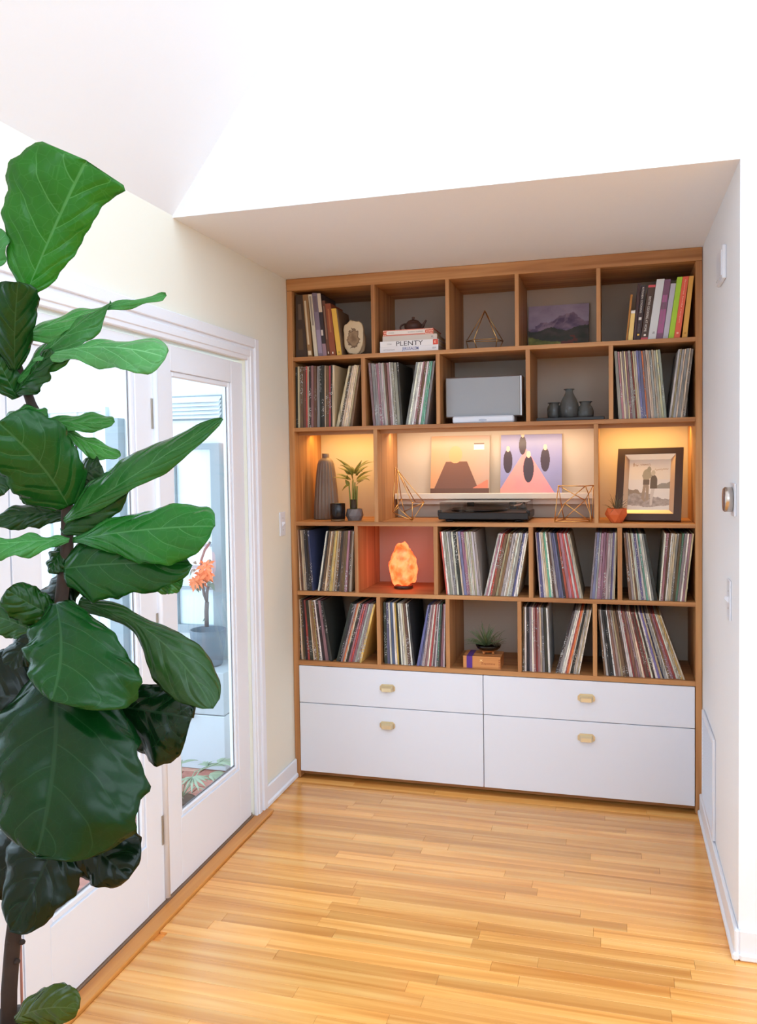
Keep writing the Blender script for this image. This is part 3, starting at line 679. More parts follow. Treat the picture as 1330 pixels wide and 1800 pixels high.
MB().lathe([(.036, .010), (.0385, .012), (.0395, .05), (.0395, .090), (.038, .091), (.037, .089), (.036, .075), (.001, .074)], (cx, .07, zf), 32).build('glass_wall', mat('black_candle_glass', S(22, 18, 22), .25), cu_)
MB().tube([(cx, .07, zf+.074), (cx+.001, .071, zf+.086)], .001, 6).build('wick', cmat((180, 170, 150)), cu_)
# grey faceted pot with bamboo cane plant
def faceted(rings, c, n, mb=None):
    mb = mb or MB(); vs = []
    for k, (r, z) in enumerate(rings):
        for i in range(n):
            a = 2*math.pi*(i+.5*(k % 2))/n; vs.append((c[0]+r*math.cos(a), c[1]+r*math.sin(a), c[2]+z))
    fs = []
    for k in range(len(rings)-1):
        for i in range(n):
            a, b_, c_, d = k*n+i, k*n+(i+1) % n, (k+1)*n+i, (k+1)*n+(i+1) % n
            fs += ([(a, b_, c_), (b_, d, c_)] if k % 2 == 0 else [(a, d, c_), (a, b_, d)])
    fs += [tuple(range(n-1, -1, -1))]
    mb.add(vs, fs); return mb
px_ = XZ(623, 905, .12)[0]; yp = .12
GP = mat('grey_concrete', S(120, 112, 112), .6, var=.1, vscale=40)
bp_ = thing('bamboo_plant', (px_, yp, Z[3]), 'small bamboo cane plant in a grey faceted pot', 'plant')
faceted([(.036, 0), (.047, .026), (.041, .060), (.037, .060), (.037, .048)], (px_, yp, zf), 8).build('pot', GP, bp_)
MB().lathe([(.001, .0495), (.0375, .0495), (.0375, .046), (.001, .046)], (px_, yp, zf), 20).build('soil', cmat((60, 44, 32)), bp_)
GRN = mat('bamboo_leaf_green', S(120, 116, 44), .45, var=.2, vscale=20); CANE = mat('cane_green', S(122, 128, 58), .4)
def bf(x, y_, Y=.12): p = XZ(515+x/8.867, 780+y_/8.867, Y); return np.array((p[0], Y, p[1]))
for i, (xb, xt, yt, dy) in enumerate(((905, 880, 640, -.006), (930, 925, 560, .006), (955, 968, 600, -.004), (975, 955, 660, .01), (990, 998, 660, 0), (940, 945, 580, -.012))):
    a, b_ = bf(xb, 1020), bf(xt, yt); a[1] += dy; b_[1] += dy*1.5
    MB().tube([a, a*.66+b_*.34, a*.33+b_*.67, b_], [.0042, .004, .004, .0035], 8).build('cane', CANE, bp_)
a, b_ = bf(945, 1005), bf(945, 868)
MB().lathe([(.0185, 0), (.0185, float(b_[2]-a[2])), (.0165, float(b_[2]-a[2]))], (a[0], yp, float(a[2])), 20, caps=False).build('cane_band', cmat((62, 48, 30)), bp_)
def blade(p0, p1, p2, wid, m, parent, name='leaf', n=10, updir=(0, 0, 1), fold=.25):
    p0, p1, p2 = [np.array(p, float) for p in (p0, p1, p2)]; vs = []
    for i in range(n+1):
        t = i/n; c = p0*(1-t)**2+2*p1*t*(1-t)+p2*t*t; tg = 2*(1-t)*(p1-p0)+2*t*(p2-p1); tg /= np.linalg.norm(tg)+1e-9
        l = np.cross(tg, np.array(updir)+np.array((0, -.7, 0))); l /= np.linalg.norm(l)+1e-9; nn = np.cross(l, tg)
        wd = wid*max(.03, math.sin(math.pi*min(1, t**.7*.97+.03)))
        vs += [c-l*wd+nn*wd*fold, c-nn*.0003, c+l*wd+nn*wd*fold]
    fs = [(i*3+k, i*3+k+1, i*3+k+4, i*3+k+3) for i in range(n) for k in (0, 1)]
    mb = MB(); mb.add(vs, fs, True); o = mb.build(name, m, parent)
    md = o.modifiers.new('thick', 'SOLIDIFY'); md.thickness = .0004; return o
BL = [(940, 480, 860, 330, 665, 225, 26, 0), (930, 470, 850, 350, 728, 330, 30, -.02), (930, 500, 860, 400, 690, 375, 22, .02), (900, 560, 780, 480, 672, 475, 20, -.02), (890, 560, 780, 520, 605, 525, 18, .01),
      (890, 640, 820, 640, 760, 738, 20, -.01), (955, 470, 960, 400, 900, 350, 18, .03), (960, 470, 1020, 360, 1070, 255, 28, .01), (970, 450, 1080, 290, 1258, 282, 24, -.02), (975, 500, 1060, 380, 1172, 350, 30, .02),
      (985, 560, 1090, 450, 1242, 415, 30, -.02), (990, 590, 1080, 510, 1208, 492, 24, .02), (1000, 600, 1130, 500, 1196, 578, 18, 0), (985, 640, 1040, 590, 1100, 572, 24, -.03), (880, 480, 850, 420, 780, 400, 34, .0),
      (870, 650, 840, 600, 810, 560, 26, .0), (930, 560, 900, 470, 880, 420, 30, -.03), (1000, 500, 1040, 420, 1085, 430, 26, -.03), (850, 560, 838, 520, 842, 480, 18, -.02), (1030, 380, 1100, 280, 1180, 258, 14, .02)]
for x0, y0, x1_, y1_, x2, y2, wd, dy in BL:
    blade(bf(x0, y0, .12+dy*.3), bf(x1_, y1_, .12+dy), bf(x2, y2, .12+dy*1.5), wd/8.867/352*1.35, GRN, bp_)
# wire ornament on the left of the record player
f2 = lambda x, y_, Y: (lambda q: np.array((q[0], Y, q[1])))(XZ(680+x/8.867, 800+y_/8.867, Y))
P = dict(A=f2(125, 148, .10), B=f2(158, 178, .13), L=f2(90, 845, .08), I=f2(172, 770, .06), D=f2(392, 968, .075), R=f2(575, 685, .12), M=f2(392, 695, .06), K=f2(440, 685, .22), J=f2(265, 830, .2), H=f2(222, 630, .2))
zmin = min(p[2] for p in P.values()); dzz = Z[3]+.004-P['D'][2]
for kx in P: P[kx][2] += dzz
P['L'][2] = max(P['L'][2], Z[3]+.004); P['J'][2] = max(P['J'][2], Z[3]+.004)
wires('wire_ornament', P, ['AB', 'AL', 'BI', 'BM', 'BR', 'BK', 'BH', 'LI', 'LD', 'ID', 'MD', 'RD', 'KR', 'KM', 'HJ', 'JR', 'JD', 'HL'], .0022, 'tall pointed gold wire polyhedron left of the record player', (float(P['D'][0]), .12, Z[3]))
# wire ornament on the right
f3 = lambda x, y_, Y: (lambda q: np.array((q[0], Y, q[1])))(XZ(930+x/10.23, 840+y_/10.23, Y))
P = dict(A=f3(520, 143, .08), B=f3(1010, 147, .08), C=f3(1165, 135, .2), D=f3(452, 722, .05), E=f3(1105, 720, .05), F=f3(637, 457, .045), G=f3(1000, 405, .22), H=f3(620, 695, .2), I=f3(598, 182, .2), K=f3(1062, 288, .13), M=f3(1135, 690, .2))
for kx in 'DEHM': P[kx][2] = Z[3]+.004
P['C'][0] = min(P['C'][0], 1.511); P['M'][0] = min(P['M'][0], 1.511); P['E'][0] = min(P['E'][0], 1.511)
wires('wire_ornament', P, ['AB', 'BC', 'AD', 'AH', 'DF', 'FB', 'FE', 'DE', 'BK', 'KC', 'KE', 'IG', 'GC', 'GM', 'GH', 'DH', 'HM', 'EM', 'AI', 'CM'], .0022, 'boxy gold wire cube ornament right of the record player', (float(P['E'][0])-.08, .12, Z[3]), group=None)
# picture ledge
zl0 = XZ(800, 869, .34)[1]; LED = mat('ledge_white', S(226, 214, 200), .5)
le = thing('picture_ledge', (.99, .38, zl0-.05), 'long narrow white picture ledge on the back of the middle cubby', 'ledge')
MB().box(.475, 1.515, .335, BD-.0005, zl0-.020, zl0, .002).build('ledge_top', LED, le)
MB().box(.475, 1.515, .375, BD-.0005, zl0-.055, zl0-.0205, .002).build('ledge_bracket', LED, le)
MB().box(.475, 1.515, .325, .3348, zl0-.024, zl0+.006, .002).build('ledge_lip', LED, le)
# two record covers on display: plain stand-ins of the same size and colours
def cover_a(u, v):
    n = .04*fbm(u*3, v*3, 2)
    t = min(1, max(0, .65*u+.35*v+n)); c = [206+(176-206)*t, 146+(150-146)*t, 100+(140-100)*t]
    if v < .56 and abs(u-.44) < .18+.42*(.56-v): c = [112, 72, 54]
    if ((u-.42)/.115)**2+((v-.68)/.15)**2 < 1: c = [222, 150, 104]
    if v < .10: c = [96, 62, 44]
    if .1 < v < .24 and .72 < u < .98 and v < .1+(u-.72)*.6: c = [206, 120, 92]
    if .735 < u < .905 and .76 < v < .85: c = [236, 222, 206]
    if .735 < u < .905 and .85 < v < .875: c = [92, 66, 50]
    return S(*c)
def cover_b(u, v):
    n = .5+.5*fbm(u*3, v*3, 5); c = [132+10*n, 132+6*n, 176]
    tip = .42; half = (.76-v)*.62
    if abs(u-tip) < half: c = [238, 134+16*n, 140+20*(u-.4)]
    for cx_, cy_2, s in ((.12, .55, 1.0), (.36, .82, .8), (.46, .42, 1.15), (.73, .57, 1.0)):
        if ((u-cx_)/(.075*s))**2+((v-cy_2)/(.2*s))**2 < 1: c = [58, 42, 52]
        if ((u-cx_)/(.03*s))**2+((v-cy_2-.21*s)/(.05*s))**2 < 1: c = [236, 190, 160]
    return S(*c)
def lp(pl, pr, fn, label):
    (xl_, _), (xr_, _) = XZ(*pl, .36), XZ(*pr, .36); cxx = (xl_+xr_)/2; hw = .157
    c = [np.array(p) for p in ((cxx-hw, .352, zl0+.0005), (cxx+hw, .352, zl0+.0005), (cxx+hw, .405, zl0+.309), (cxx-hw, .405, zl0+.309))]
    e = thing('record_sleeve', (cxx, .36, zl0), label, 'record', 'record covers shown on the picture ledge')
    t = (0, .005, .0008)
    MB().hexa([c[0], c[1], c[1]+t, c[0]+t, c[3], c[2], c[2]+t, c[3]+t]).build('sleeve', cmat((216, 190, 160)), e)
    paint('sleeve_print', fn, quad_map(c), 150, 150, attr_mat('glossy_sleeve_print', .36), e, (0, -.0007, 0))
lp((754.3, 866), (861.9, 866), cover_a, 'tan and brown record cover displayed left on the picture ledge')
lp((878.2, 866), (988.4, 866), cover_b, 'blue and pink record cover displayed right on the picture ledge')
# record player
xl_, xr_ = XZ(771.5, 915, .05)[0], XZ(929.5, 917, .05)[0]; zz = Z[3]
tt = thing('turntable', ((xl_+xr_)/2, .19, zz), 'black record player with smoky dust cover in the middle cubby', 'turntable')
SATB = mat('satin_black', S(24, 20, 22), .35)
MB().box(xl_, xr_, .028, .345, zz+.012, zz+.048, .004).build('plinth', SATB, tt)
for fx in (xl_+.05, xr_-.05):
    for fy in (.07, .30): MB().lathe([(.018, 0), (.022, .003), (.022, .0122)], (fx, fy, zz+.0003), 18).build('foot', BLACK, tt)
cxm = (xl_+xr_)/2-.04
pl = MB().lathe([(.14, .049), (.142, .051), (.142, .057), (.140, .059)], (cxm, .19, zz), 48).build('platter', mat('platter_dark', S(40, 36, 38), .4, .4), tt)
MB().lathe([(.137, .0595), (.137, .061)], (cxm, .19, zz), 48).build('slip_mat', mat('black_felt', S(20, 18, 20), .9), pl)
ta = MB(); ta.lathe([(.022, .051), (.022, .066), (.014, .070), (.014, .078)], (xr_-.055, .27, zz), 20); ta.build('tonearm_base', SATB, tt)
MB().tube([(xr_-.055, .30, zz+.078), (xr_-.055, .27, zz+.079), (xr_-.058, .16, zz+.077), (xr_-.085, .12, zz+.074)], .004, 8).build('tonearm', SIL, tt)
MB().tube([(xr_-.055, .295, zz+.078), (xr_-.055, .325, zz+.078)], .012, 14).build('counterweight', SATB, tt)
MB().box(xr_-.095, xr_-.078, .10, .135, zz+.068, zz+.078, .002).build('headshell', SATB, tt)
def smokelid():
    m, nt, b = base('smoky_acrylic'); nt.nodes.remove(b); out = nt.nodes['Material Output']
    tr = N(nt, 'ShaderNodeBsdfTransparent'); tr.inputs[0].default_value = (.90, .85, .82, 1); gl = N(nt, 'ShaderNodeBsdfGlossy'); gl.inputs['Roughness'].default_value = .04
    fr = frontfresnel(nt, 1.49); mx = N(nt, 'ShaderNodeMixShader')
    nt.links.new(fr, mx.inputs[0]); nt.links.new(tr.outputs[0], mx.inputs[1]); nt.links.new(gl.outputs[0], mx.inputs[2]); nt.links.new(mx.outputs[0], out.inputs[0]); return m
lid = MB(); la, lb, lt = zz+.0485, zz+.098, .003
lid.box(xl_+.006, xr_-.006, .032, .34, lb-lt, lb, .001)
for q in ((xl_+.006, xr_-.006, .032, .035), (xl_+.006, xr_-.006, .337, .34), (xl_+.006, xl_+.009, .035, .337), (xr_-.009, xr_-.006, .035, .337)): lid.box(*q, la, lb-lt)
lid.build('dust_cover', smokelid(), tt)
for sx_ in (xl_+.0035, xr_-.0035): MB().box(sx_-.009, sx_+.009, .04, .065, zz+.030, zz+.058, .002).build('lid_catch', SATB, tt)
for hx in (xl_+.11, xr_-.11): MB().box(hx-.018, hx+.018, .3455, .355, zz+.035, zz+.085, .002).build('lid_hinge', SATB, tt)
# framed photograph leaning at the back of the right cubby
f4 = lambda x, y_, Y: (lambda q: np.array((q[0], Y, q[1])))(XZ(1050+x/7.6, 770+y_/7.6, Y))
FBl, FBr, FTr, FTl = f4(222, 1088, .09), f4(1112, 1094, .06), f4(1150, 122, .21), f4(275, 145, .24)
zb_ = Z[3]+.0105; FBl[2] = FBr[2] = zb_
qf = quad_map([FBl, FBr, FTr, FTl]); nrm = np.cross(FBr-FBl, FTl-FBl); nrm /= np.linalg.norm(nrm)   # towards -Y
fp = thing('framed_photo', tuple((FBl+FBr)/2), 'dark framed signed photograph of two people standing on seaside rocks', 'framed photo')
def framebars(o, i, d0, d1i, d1o, dback):
    """mitred bars between outer rect o and inner rect i (u0,u1,v0,v1)"""
    mb = MB(); co = [(o[0], o[2]), (o[1], o[2]), (o[1], o[3]), (o[0], o[3])]; ci = [(i[0], i[2]), (i[1], i[2]), (i[1], i[3]), (i[0], i[3])]
    for k in range(4):
        a, b_ = co[k], co[(k+1) % 4]; c_, d = ci[(k+1) % 4], ci[k]
        p = lambda q, h: qf(*q)+nrm*h
        vs = [p(a, dback), p(b_, dback), p(c_, dback), p(d, dback), p(a, d1o), p(b_, d1o), p(c_, d1i), p(d, d1i)]
        mb.add(vs, [(3, 2, 1, 0), (4, 5, 6, 7), (0, 1, 5, 4), (1, 2, 6, 5), (2, 3, 7, 6), (3, 0, 4, 7)])
    return mb
framebars((0, 1, 0, 1), (.115, .885, .09, .915), 0, .0, 0, -.022).build('frame', mat('dark_bronze_frame', S(78, 60, 52), .45, .2), fp)
framebars((.115, .885, .09, .915), (.185, .815, .15, .85), 0, -.012, -.0005, -.02).build('inner_bevel', mat('pale_gold_bevel', S(226, 200, 172), .3, .6), fp)
def beach(u, v):
    n = fbm(u*7, v*7, 3); c = [240, 226, 206]
    if v < .60: c = [236, 226, 214]
    if .42 < v < .58+.03*n and u > .66 and v < .47+.28*(u-.66)+.03*n: c = [160, 150, 136]
    if v < .42+.02*n and u < .36 and v > .22: c = [158, 138, 116] if v < .40-.25*(u-.1)+.05*n else c
    rock = .28+.05*n+.05*math.sin(u*5)
    if v < rock and v > .06+.08*abs(u-.5)+.02*n: k = .5+.5*fbm(u*11, v*16, 8); c = [150+50*k, 136+48*k, 124+48*k]
    def ell(cx, cy, rx, ry): return ((u-cx)/rx)**2+((v-cy)/ry)**2 < 1
    def limb(x0, y0, x1, y1, w0): 
        t = max(0, min(1, ((u-x0)*(x1-x0)+(v-y0)*(y1-y0))/((x1-x0)**2+(y1-y0)**2))); return math.hypot(u-x0-t*(x1-x0), (v-y0-t*(y1-y0))*1.15) < w0
    skin = [176, 164, 138]
    if limb(.40, .52, .36, .24, .035) or limb(.46, .52, .47, .22, .035) or limb(.36, .24, .40, .19, .025): c = [172, 150, 126]
    if limb(.60, .42, .57, .26, .04) or limb(.57, .26, .56, .12, .03): c = [214, 202, 188]
    if ell(.44, .70, .10, .11) or limb(.36, .68, .40, .60, .035) or limb(.46, .72, .58, .63, .04): c = skin
    if abs(u-.43) < .075 and .50 < v < .60: c = [120, 104, 88]
    if ell(.61, .56, .085, .13) or (abs(u-.61) < .08 and .42 < v < .54): c = [112, 98, 82]
    if ell(.59, .73, .05, .055): c = [206, 192, 164]
    if ell(.49, .80, .048, .06): c = [170, 160, 134]
    for x0, y0, x1, y1, a in ((.10, .90, .22, .88, 24), (.27, .895, .52, .90, 34)):
        if x0 < u < x1 and abs(v-(y0+(y1-y0)*(u-x0)/(x1-x0))-.016*math.sin(a*5.3*(u-x0))*(.5+.5*math.sin(37*u+2))-.007*math.sin(211*u)) < .006: c = [170, 116, 50]
    if .62 < u < .95 and abs(v-(.79+.06*(u-.62))-.014*math.sin(97*(u-.62))*(.45+.55*math.sin(41*u))-.006*math.sin(189*u)) < .0055: c = [190, 150, 90]
    if abs(u-.115) < .008 and .86 < v < .94: c = [170, 116, 50]
    return S(*c)
paint('photo_print', beach, lambda u, v: qf(.183+.634*u, .148+.704*v)+nrm*-.0135, 150, 180, attr_mat('photo_paper', .35), fp)
eb = MB(); bl_, tl_ = qf(.45, .65)-nrm*.023, qf(.55, .65)-nrm*.023
el_ = np.array((bl_[0], min(BD-.02, bl_[1]+.10), Z[3]+.0006)); er_ = np.array((tl_[0], min(BD-.02, tl_[1]+.10), Z[3]+.0006))
eb.hexa([el_, er_, er_+(0, .004, 0), el_+(0, .004, 0), bl_, tl_, tl_+(0, .004, 0), bl_+(0, .004, 0)]); eb.build('easel_back', BLACK, fp)
# small terracotta pot
def spikes(c, n, ln, wid, m, parent, seed, spread=1.0, zmin=-1e9, name='leaf'):
    r_ = random.Random(seed)
    for i in range(n):
        a = r_.uniform(0, 2*math.pi); el = r_.uniform(.15, 1.35); L = ln*r_.uniform(.65, 1.1); d = np.array((math.cos(a)*math.cos(el)*spread, math.sin(a)*math.cos(el)*spread, math.sin(el)))
        p0 = np.array(c)+d*.006; p1 = p0+d*L*.55+np.array((0, 0, .012)); p2 = p0+d*L+np.array((0, 0, r_.uniform(-.02, .012)))
        p2[2] = max(p2[2], zmin); blade(p0, p1, p2, wid, m, parent, name, 6)
tx2 = XZ(1083, 905, .035)[0]; ty2 = .04
tp2 = thing('terracotta_pot', (tx2, ty2, Z[3]), 'small faceted terracotta pot with wispy air plant before the framed photo', 'plant pot')
faceted([(.026, 0), (.053, .040), (.046, .068), (.041, .068), (.040, .05), (.002, .05)], (tx2, ty2, zf), 7).build('pot', mat('terracotta', S(204, 96, 48), .6), tp2)
spikes((tx2, ty2, zf+.05), 34, .085, .0011, mat('air_plant_dark', S(104, 92, 66), .6), tp2, 5, .9)

# ------------------------------------------------------------------ fourth row: salt lamp
sx2 = XZ(709, 1030, .19)[0]; sy2 = .19; zf4 = Z[4]+.0004
sl_ = thing('salt_lamp', (sx2, sy2, Z[4]), 'glowing orange salt crystal lamp on a dark wooden base', 'lamp')
MB().lathe([(.046, 0), (.050, .003), (.050, .014), (.044, .018)], (sx2, sy2, zf4), 32).build('lamp_base', wood('dark_base_wood', S(50, 24, 14), S(80, 40, 22), S(104, 56, 32), 'X', .5), sl_)
sm, snt, sbs = base('salt_crystal')
stc = N(snt, 'ShaderNodeTexCoord'); sn = N(snt, 'ShaderNodeTexNoise'); sn.inputs['Scale'].default_value = 24; sn.inputs['Detail'].default_value = 3; snt.links.new(stc.outputs['Object'], sn.inputs['Vector'])
sv = N(snt, 'ShaderNodeTexVoronoi'); sv.inputs['Scale'].default_value = 26; snt.links.new(stc.outputs['Object'], sv.inputs['Vector'])
sad = N(snt, 'ShaderNodeMath', operation='MULTIPLY_ADD'); sad.inputs[1].default_value = .45; snt.links.new(sv.outputs['Distance'], sad.inputs[0]); snt.links.new(sn.outputs['Fac'], sad.inputs[2])
scr = N(snt, 'ShaderNodeValToRGB'); se = scr.color_ramp.elements; se[0].position = .42; se[0].color = (1, .05, .008, 1); se[1].position = .85; se[1].color = (1, .17, .055, 1); q = se.new(.62); q.color = (1, .085, .018, 1)
snt.links.new(sad.outputs[0], scr.inputs['Fac']); snt.links.new(scr.outputs[0], sbs.inputs['Emission Color']); sbs.inputs['Emission Strength'].default_value = 2.9
sbs.inputs['Base Color'].default_value = S(150, 60, 32); sbs.inputs['Roughness'].default_value = .35
so = lumpy('salt_crystal', (sx2, sy2, zf4+.118), .070, .064, .116, sm, sl_, .20, 2.6, 9, 22, shape=lambda d: (1-.10*d.z*(1-d.z*d.z)-.12*max(0, d.z)*(1-abs(d.z)))*(1.0 if d.z > -.8 else .95))
for p in so.data.polygons: p.use_smooth = (p.index*7919) % 10 < 6

# ------------------------------------------------------------------ fifth row: cigar box and bowl
f5 = lambda x, y_, Y: XZ(800+x/13.3, 1080+y_/13.3, Y)
bx0, bx1 = f5(185, 1270, .03)[0], f5(1055, 1310, .03)[0]; bh = f5(620, 982, .03)[1]-Z[5]; yb0, yb1 = .03, .165; z5_ = Z[5]+.0004
CED = wood('cedar', S(176, 104, 54), S(208, 138, 78), S(224, 158, 96), 'X', .5, .8)
cb_ = thing('cigar_box', ((bx0+bx1)/2, .1, Z[5]), 'small cedar cigar box with a purple ribbon in the bottom row', 'box')
MB().box(bx0, bx1, yb0, yb1, z5_+.004, z5_+bh-.007, .0008).build('box_body', CED, cb_)
MB().box(bx0-.001, bx1+.001, yb0-.001, yb1+.001, z5_, z5_+.0038, .0006).build('box_bottom', CED, cb_)
MB().box(bx0-.001, bx1+.001, yb0-.001, yb1+.001, z5_+bh-.0066, z5_+bh-.0012, .0006).build('box_lid', CED, cb_)
rx0, rx1 = f5(265, 1100, .03)[0], f5(398, 1100, .03)[0]
rb_ = MB().box(rx0, rx1, yb0-.0018, yb0-.0011, z5_+.001, z5_+bh-.0004).box(rx0, rx1, yb0-.0018, yb1+.0016, z5_+bh-.0011, z5_+bh-.0004)
rb_.build('ribbon', mat('purple_ribbon', S(88, 46, 138), .45), cb_)
qb = quad_map([(bx0, yb0, z5_), (bx1, yb0, z5_), (bx1, yb0, z5_+bh), (bx0, yb0, z5_+bh)])
ink = mat('brown_burnt_ink', S(150, 62, 34), .6); pink = mat('pale_gold_ink', S(246, 214, 150), .5)
text_on('script_mark', 'X', qb, .44, .53, .58, .74, pink, cb_, bold=.02)
text_on('script_name', 'Zapatino', qb, .48, .86, .30, .50, ink, cb_)
fj = MB()
for i in range(5): fj.box(bx1-.009, bx1-.0005, yb0-.0006, yb0+.001, z5_+.006+i*(bh-.016)/5, z5_+.006+(i+.5)*(bh-.016)/5)
fj.build('finger_joint', wood('cedar_end', S(150, 78, 40), S(178, 100, 56), S(190, 116, 66), 'Z', .55), cb_)
wx = f5(772, 900, .09)[0]; zbw = z5_+bh-.0008; wy = .095
bo = thing('wooden_bowl', (wx, wy, zbw), 'round bowl, black above and bare wood below, with spiky air plant', 'bowl')
MB().lathe([(.012, .008), (.030, .013), (.047, .024)], (wx, wy, zbw), 36, caps=False).build('bowl_base', wood('bowl_wood', S(150, 84, 40), S(196, 128, 66), S(216, 152, 90), 'X', .4), bo)
MB().lathe([(.047, .024), (.058, .034), (.0635, .046), (.0625, .0475), (.056, .037), (.044, .027), (.012, .018), (.001, .018)], (wx, wy, zbw), 40, caps=False).build('bowl_rim', mat('black_lacquer', S(20, 16, 16), .12), bo)
for k in range(3):
    a = math.radians(215+120*k); MB().lathe([(.004, 0), (.006, .004), (.007, .011), (.004, .014)], (wx+.026*math.cos(a), wy+.026*math.sin(a), zbw), 12).build('foot', MATS['bowl_wood'], bo)
spikes((wx-.012, wy, zbw+.038), 46, .115, .0024, mat('air_plant_green', S(92, 104, 66), .55), bo, 21, .95, zbw+.03)
spikes((wx+.035, wy+.01, zbw+.034), 26, .065, .0013, mat('air_plant_brown', S(104, 86, 62), .6), bo, 8, .9, zbw+.03)

# ------------------------------------------------------------------ fittings on the walls
def lightswitch(name, x, side, yc, zc, label, hw=.036, hh=.06):
    e = thing(name, (x, yc, zc), label, 'light switch'); s_ = side
    MB().box(*sorted((x, x+s_*.006)), yc-hw, yc+hw, zc-hh, zc+hh, .002).build('cover_plate', WHITE, e)
    MB().hexa([(x+s_*.0058, yc-.005, zc-.012), (x+s_*.020, yc-.004, zc+.004), (x+s_*.020, yc+.004, zc+.004), (x+s_*.0058, yc+.005, zc-.012),
               (x+s_*.0058, yc-.005, zc+.010), (x+s_*.018, yc-.004, zc+.012), (x+s_*.018, yc+.004, zc+.012), (x+s_*.0058, yc+.005, zc+.010)]).build('toggle', WHITE, e)
    sc_ = MB()
    for q in (-.03, .03): sc_.lathe([(.003, 0), (.003, .0006)], (x+s_*.006, yc, zc+q), 10, ax=[[0, 0, s_], [0, 1, 0], [1, 0, 0]])
    sc_.build('screw', STEEL, e)
zsw = on(495, 921, 0, 0)[2]; lightswitch('light_switch', .0005, 1, float(on(495, 921, 0, 0)[1]), float(zsw), 'white light switch on the left wall between door casing and bookcase')
yy, zz_ = float(on(1283, 1054, 0, W)[1]), float(on(1283, 1054, 0, W)[2]); lightswitch('light_switch', W-.0005, -1, yy, zz_, 'white light switch on right alcove wall below the thermostat', .036, .07)
p = on(1290, 878, 0, W); ty3, tz3 = float(p[1])-.0, float(p[2])
th = thing('thermostat', (W, ty3, tz3), 'round brushed steel thermostat on a white plate, right alcove wall', 'thermostat')
MB().box(W-.006, W-.0003, ty3-.055, ty3+.055, tz3-.055, tz3+.055, .002).build('back_plate', WHITE, th)
AXM = [[0, 0, -1], [0, 1, 0], [1, 0, 0]]
MB().lathe([(.038, .006), (.0415, .008), (.0415, .030), (.039, .033)], (W, ty3, tz3), 40, ax=AXM).build('ring', mat('brushed_steel_ring', S(196, 186, 178), .25, 1), th)
MB().lathe([(.038, .0331), (.0375, .0345), (.001, .036)], (W, ty3, tz3), 40, ax=AXM, caps=False).build('display', mat('dark_display_glass', S(120, 96, 92), .08), th)
pa, pb = on(1262, 440, 0, W), on(1277, 500, 0, W)
dx = thing('wall_box', (W, -.74, 2.34), 'small white box high on the right alcove wall beside the bookcase', 'box')
MB().box(W-.014, W-.0004, -.83, -.65, 2.275, 2.395, .003).build('housing', WHITE, dx)
MB().box(W-.017, W-.0135, -.815, -.665, 2.29, 2.38, .001).build('front_cover', WHITE, dx)
vg = thing('vent_cover', (W, -.305, .1), 'white return air cover low on the right wall beside the drawers', 'vent')
fb = MB()
for q in ((-.525, -.50, .105, .515), (-.105, -.085, .105, .515), (-.50, -.105, .105, .13), (-.50, -.105, .49, .515)): fb.box(W-.012, W-.0004, *q, .003)
fb.build('frame', WHITE, vg)
MB().box(W-.003, W-.0004, -.5, -.105, .13, .49).build('backing', mat('vent_backing_grey', S(196, 198, 206), .7), vg)  # plain pale grey sheet behind the slats
for i in range(22):
    z0 = .134+i*.0162; MB().hexa([(W-.011, -.499, z0), (W-.0035, -.499, z0+.007), (W-.0035, -.106, z0+.007), (W-.011, -.106, z0),
                                  (W-.011, -.499, z0+.0015), (W-.0035, -.499, z0+.0085), (W-.0035, -.106, z0+.0085), (W-.011, -.106, z0+.0015)]).build('slat', WHITE, vg)
# ------------------------------------------------------------------ outside the doors: patio and the wing across it
YW = .75; PZ = -.16          # the wing wall and the patio, a step below the room
EXW = mat('exterior_white', S(240, 245, 248), .7); EXG = mat('exterior_grey', S(160, 172, 180), .7); EXB = mat('pale_blue_pane', S(226, 240, 247), .15)
BRK = [mat('brick_%d' % i, S(*c), .85, var=.15, vscale=30) for i, c in enumerate(((178, 124, 112), (190, 146, 132), (196, 176, 166), (166, 110, 100)))]
pat = struct('floor_patio', MB().box(-4.5, -.12, -4.2, YW, -.4, PZ-.012), mat('mortar', S(196, 186, 180), .9))
rb2 = random.Random(4); bw, bl2 = .098, .2; nb = 0
yq = -2.6
while yq < YW-.1 and nb < 295:
    row = int(round((yq+2.6)/bw)); xq = -.13-(bl2/2 if row % 2 else 0)
    for i in range(6):
        a, b_ = xq-bl2+.006, xq-.004
        ln = -.175-.35*(yq+2.2)      # the doors show only a widening strip of the patio
        if i < 6 and b_ > -.30-.42*max(0, yq+2.5)-.35 and b_ > -1.6:
            o = MB().box(a, b_, yq+.004, yq+bw-.004, PZ-.013, PZ-rb2.uniform(0, .004), .003).build('brick', BRK[rb2.choice((0, 0, 1, 2, 3))], pat); nb += 1
        xq -= bl2
    yq += bw
def ex(px, py, Y=YW): return XZ(px, py, Y)
struct('wall_wing', MB().box(-4.5, -.0, YW, YW+.15, -.4, 3.4), EXW)
struct('wall_far', MB().box(-4.6, -4.5, -4.2, YW+.15, -.4, 3.0), EXW)
struct('ceiling_porch', MB().box(-1.3, -.12, -4.2, YW, 2.62, 2.75), mat('porch_soffit', S(206, 222, 232), .8))
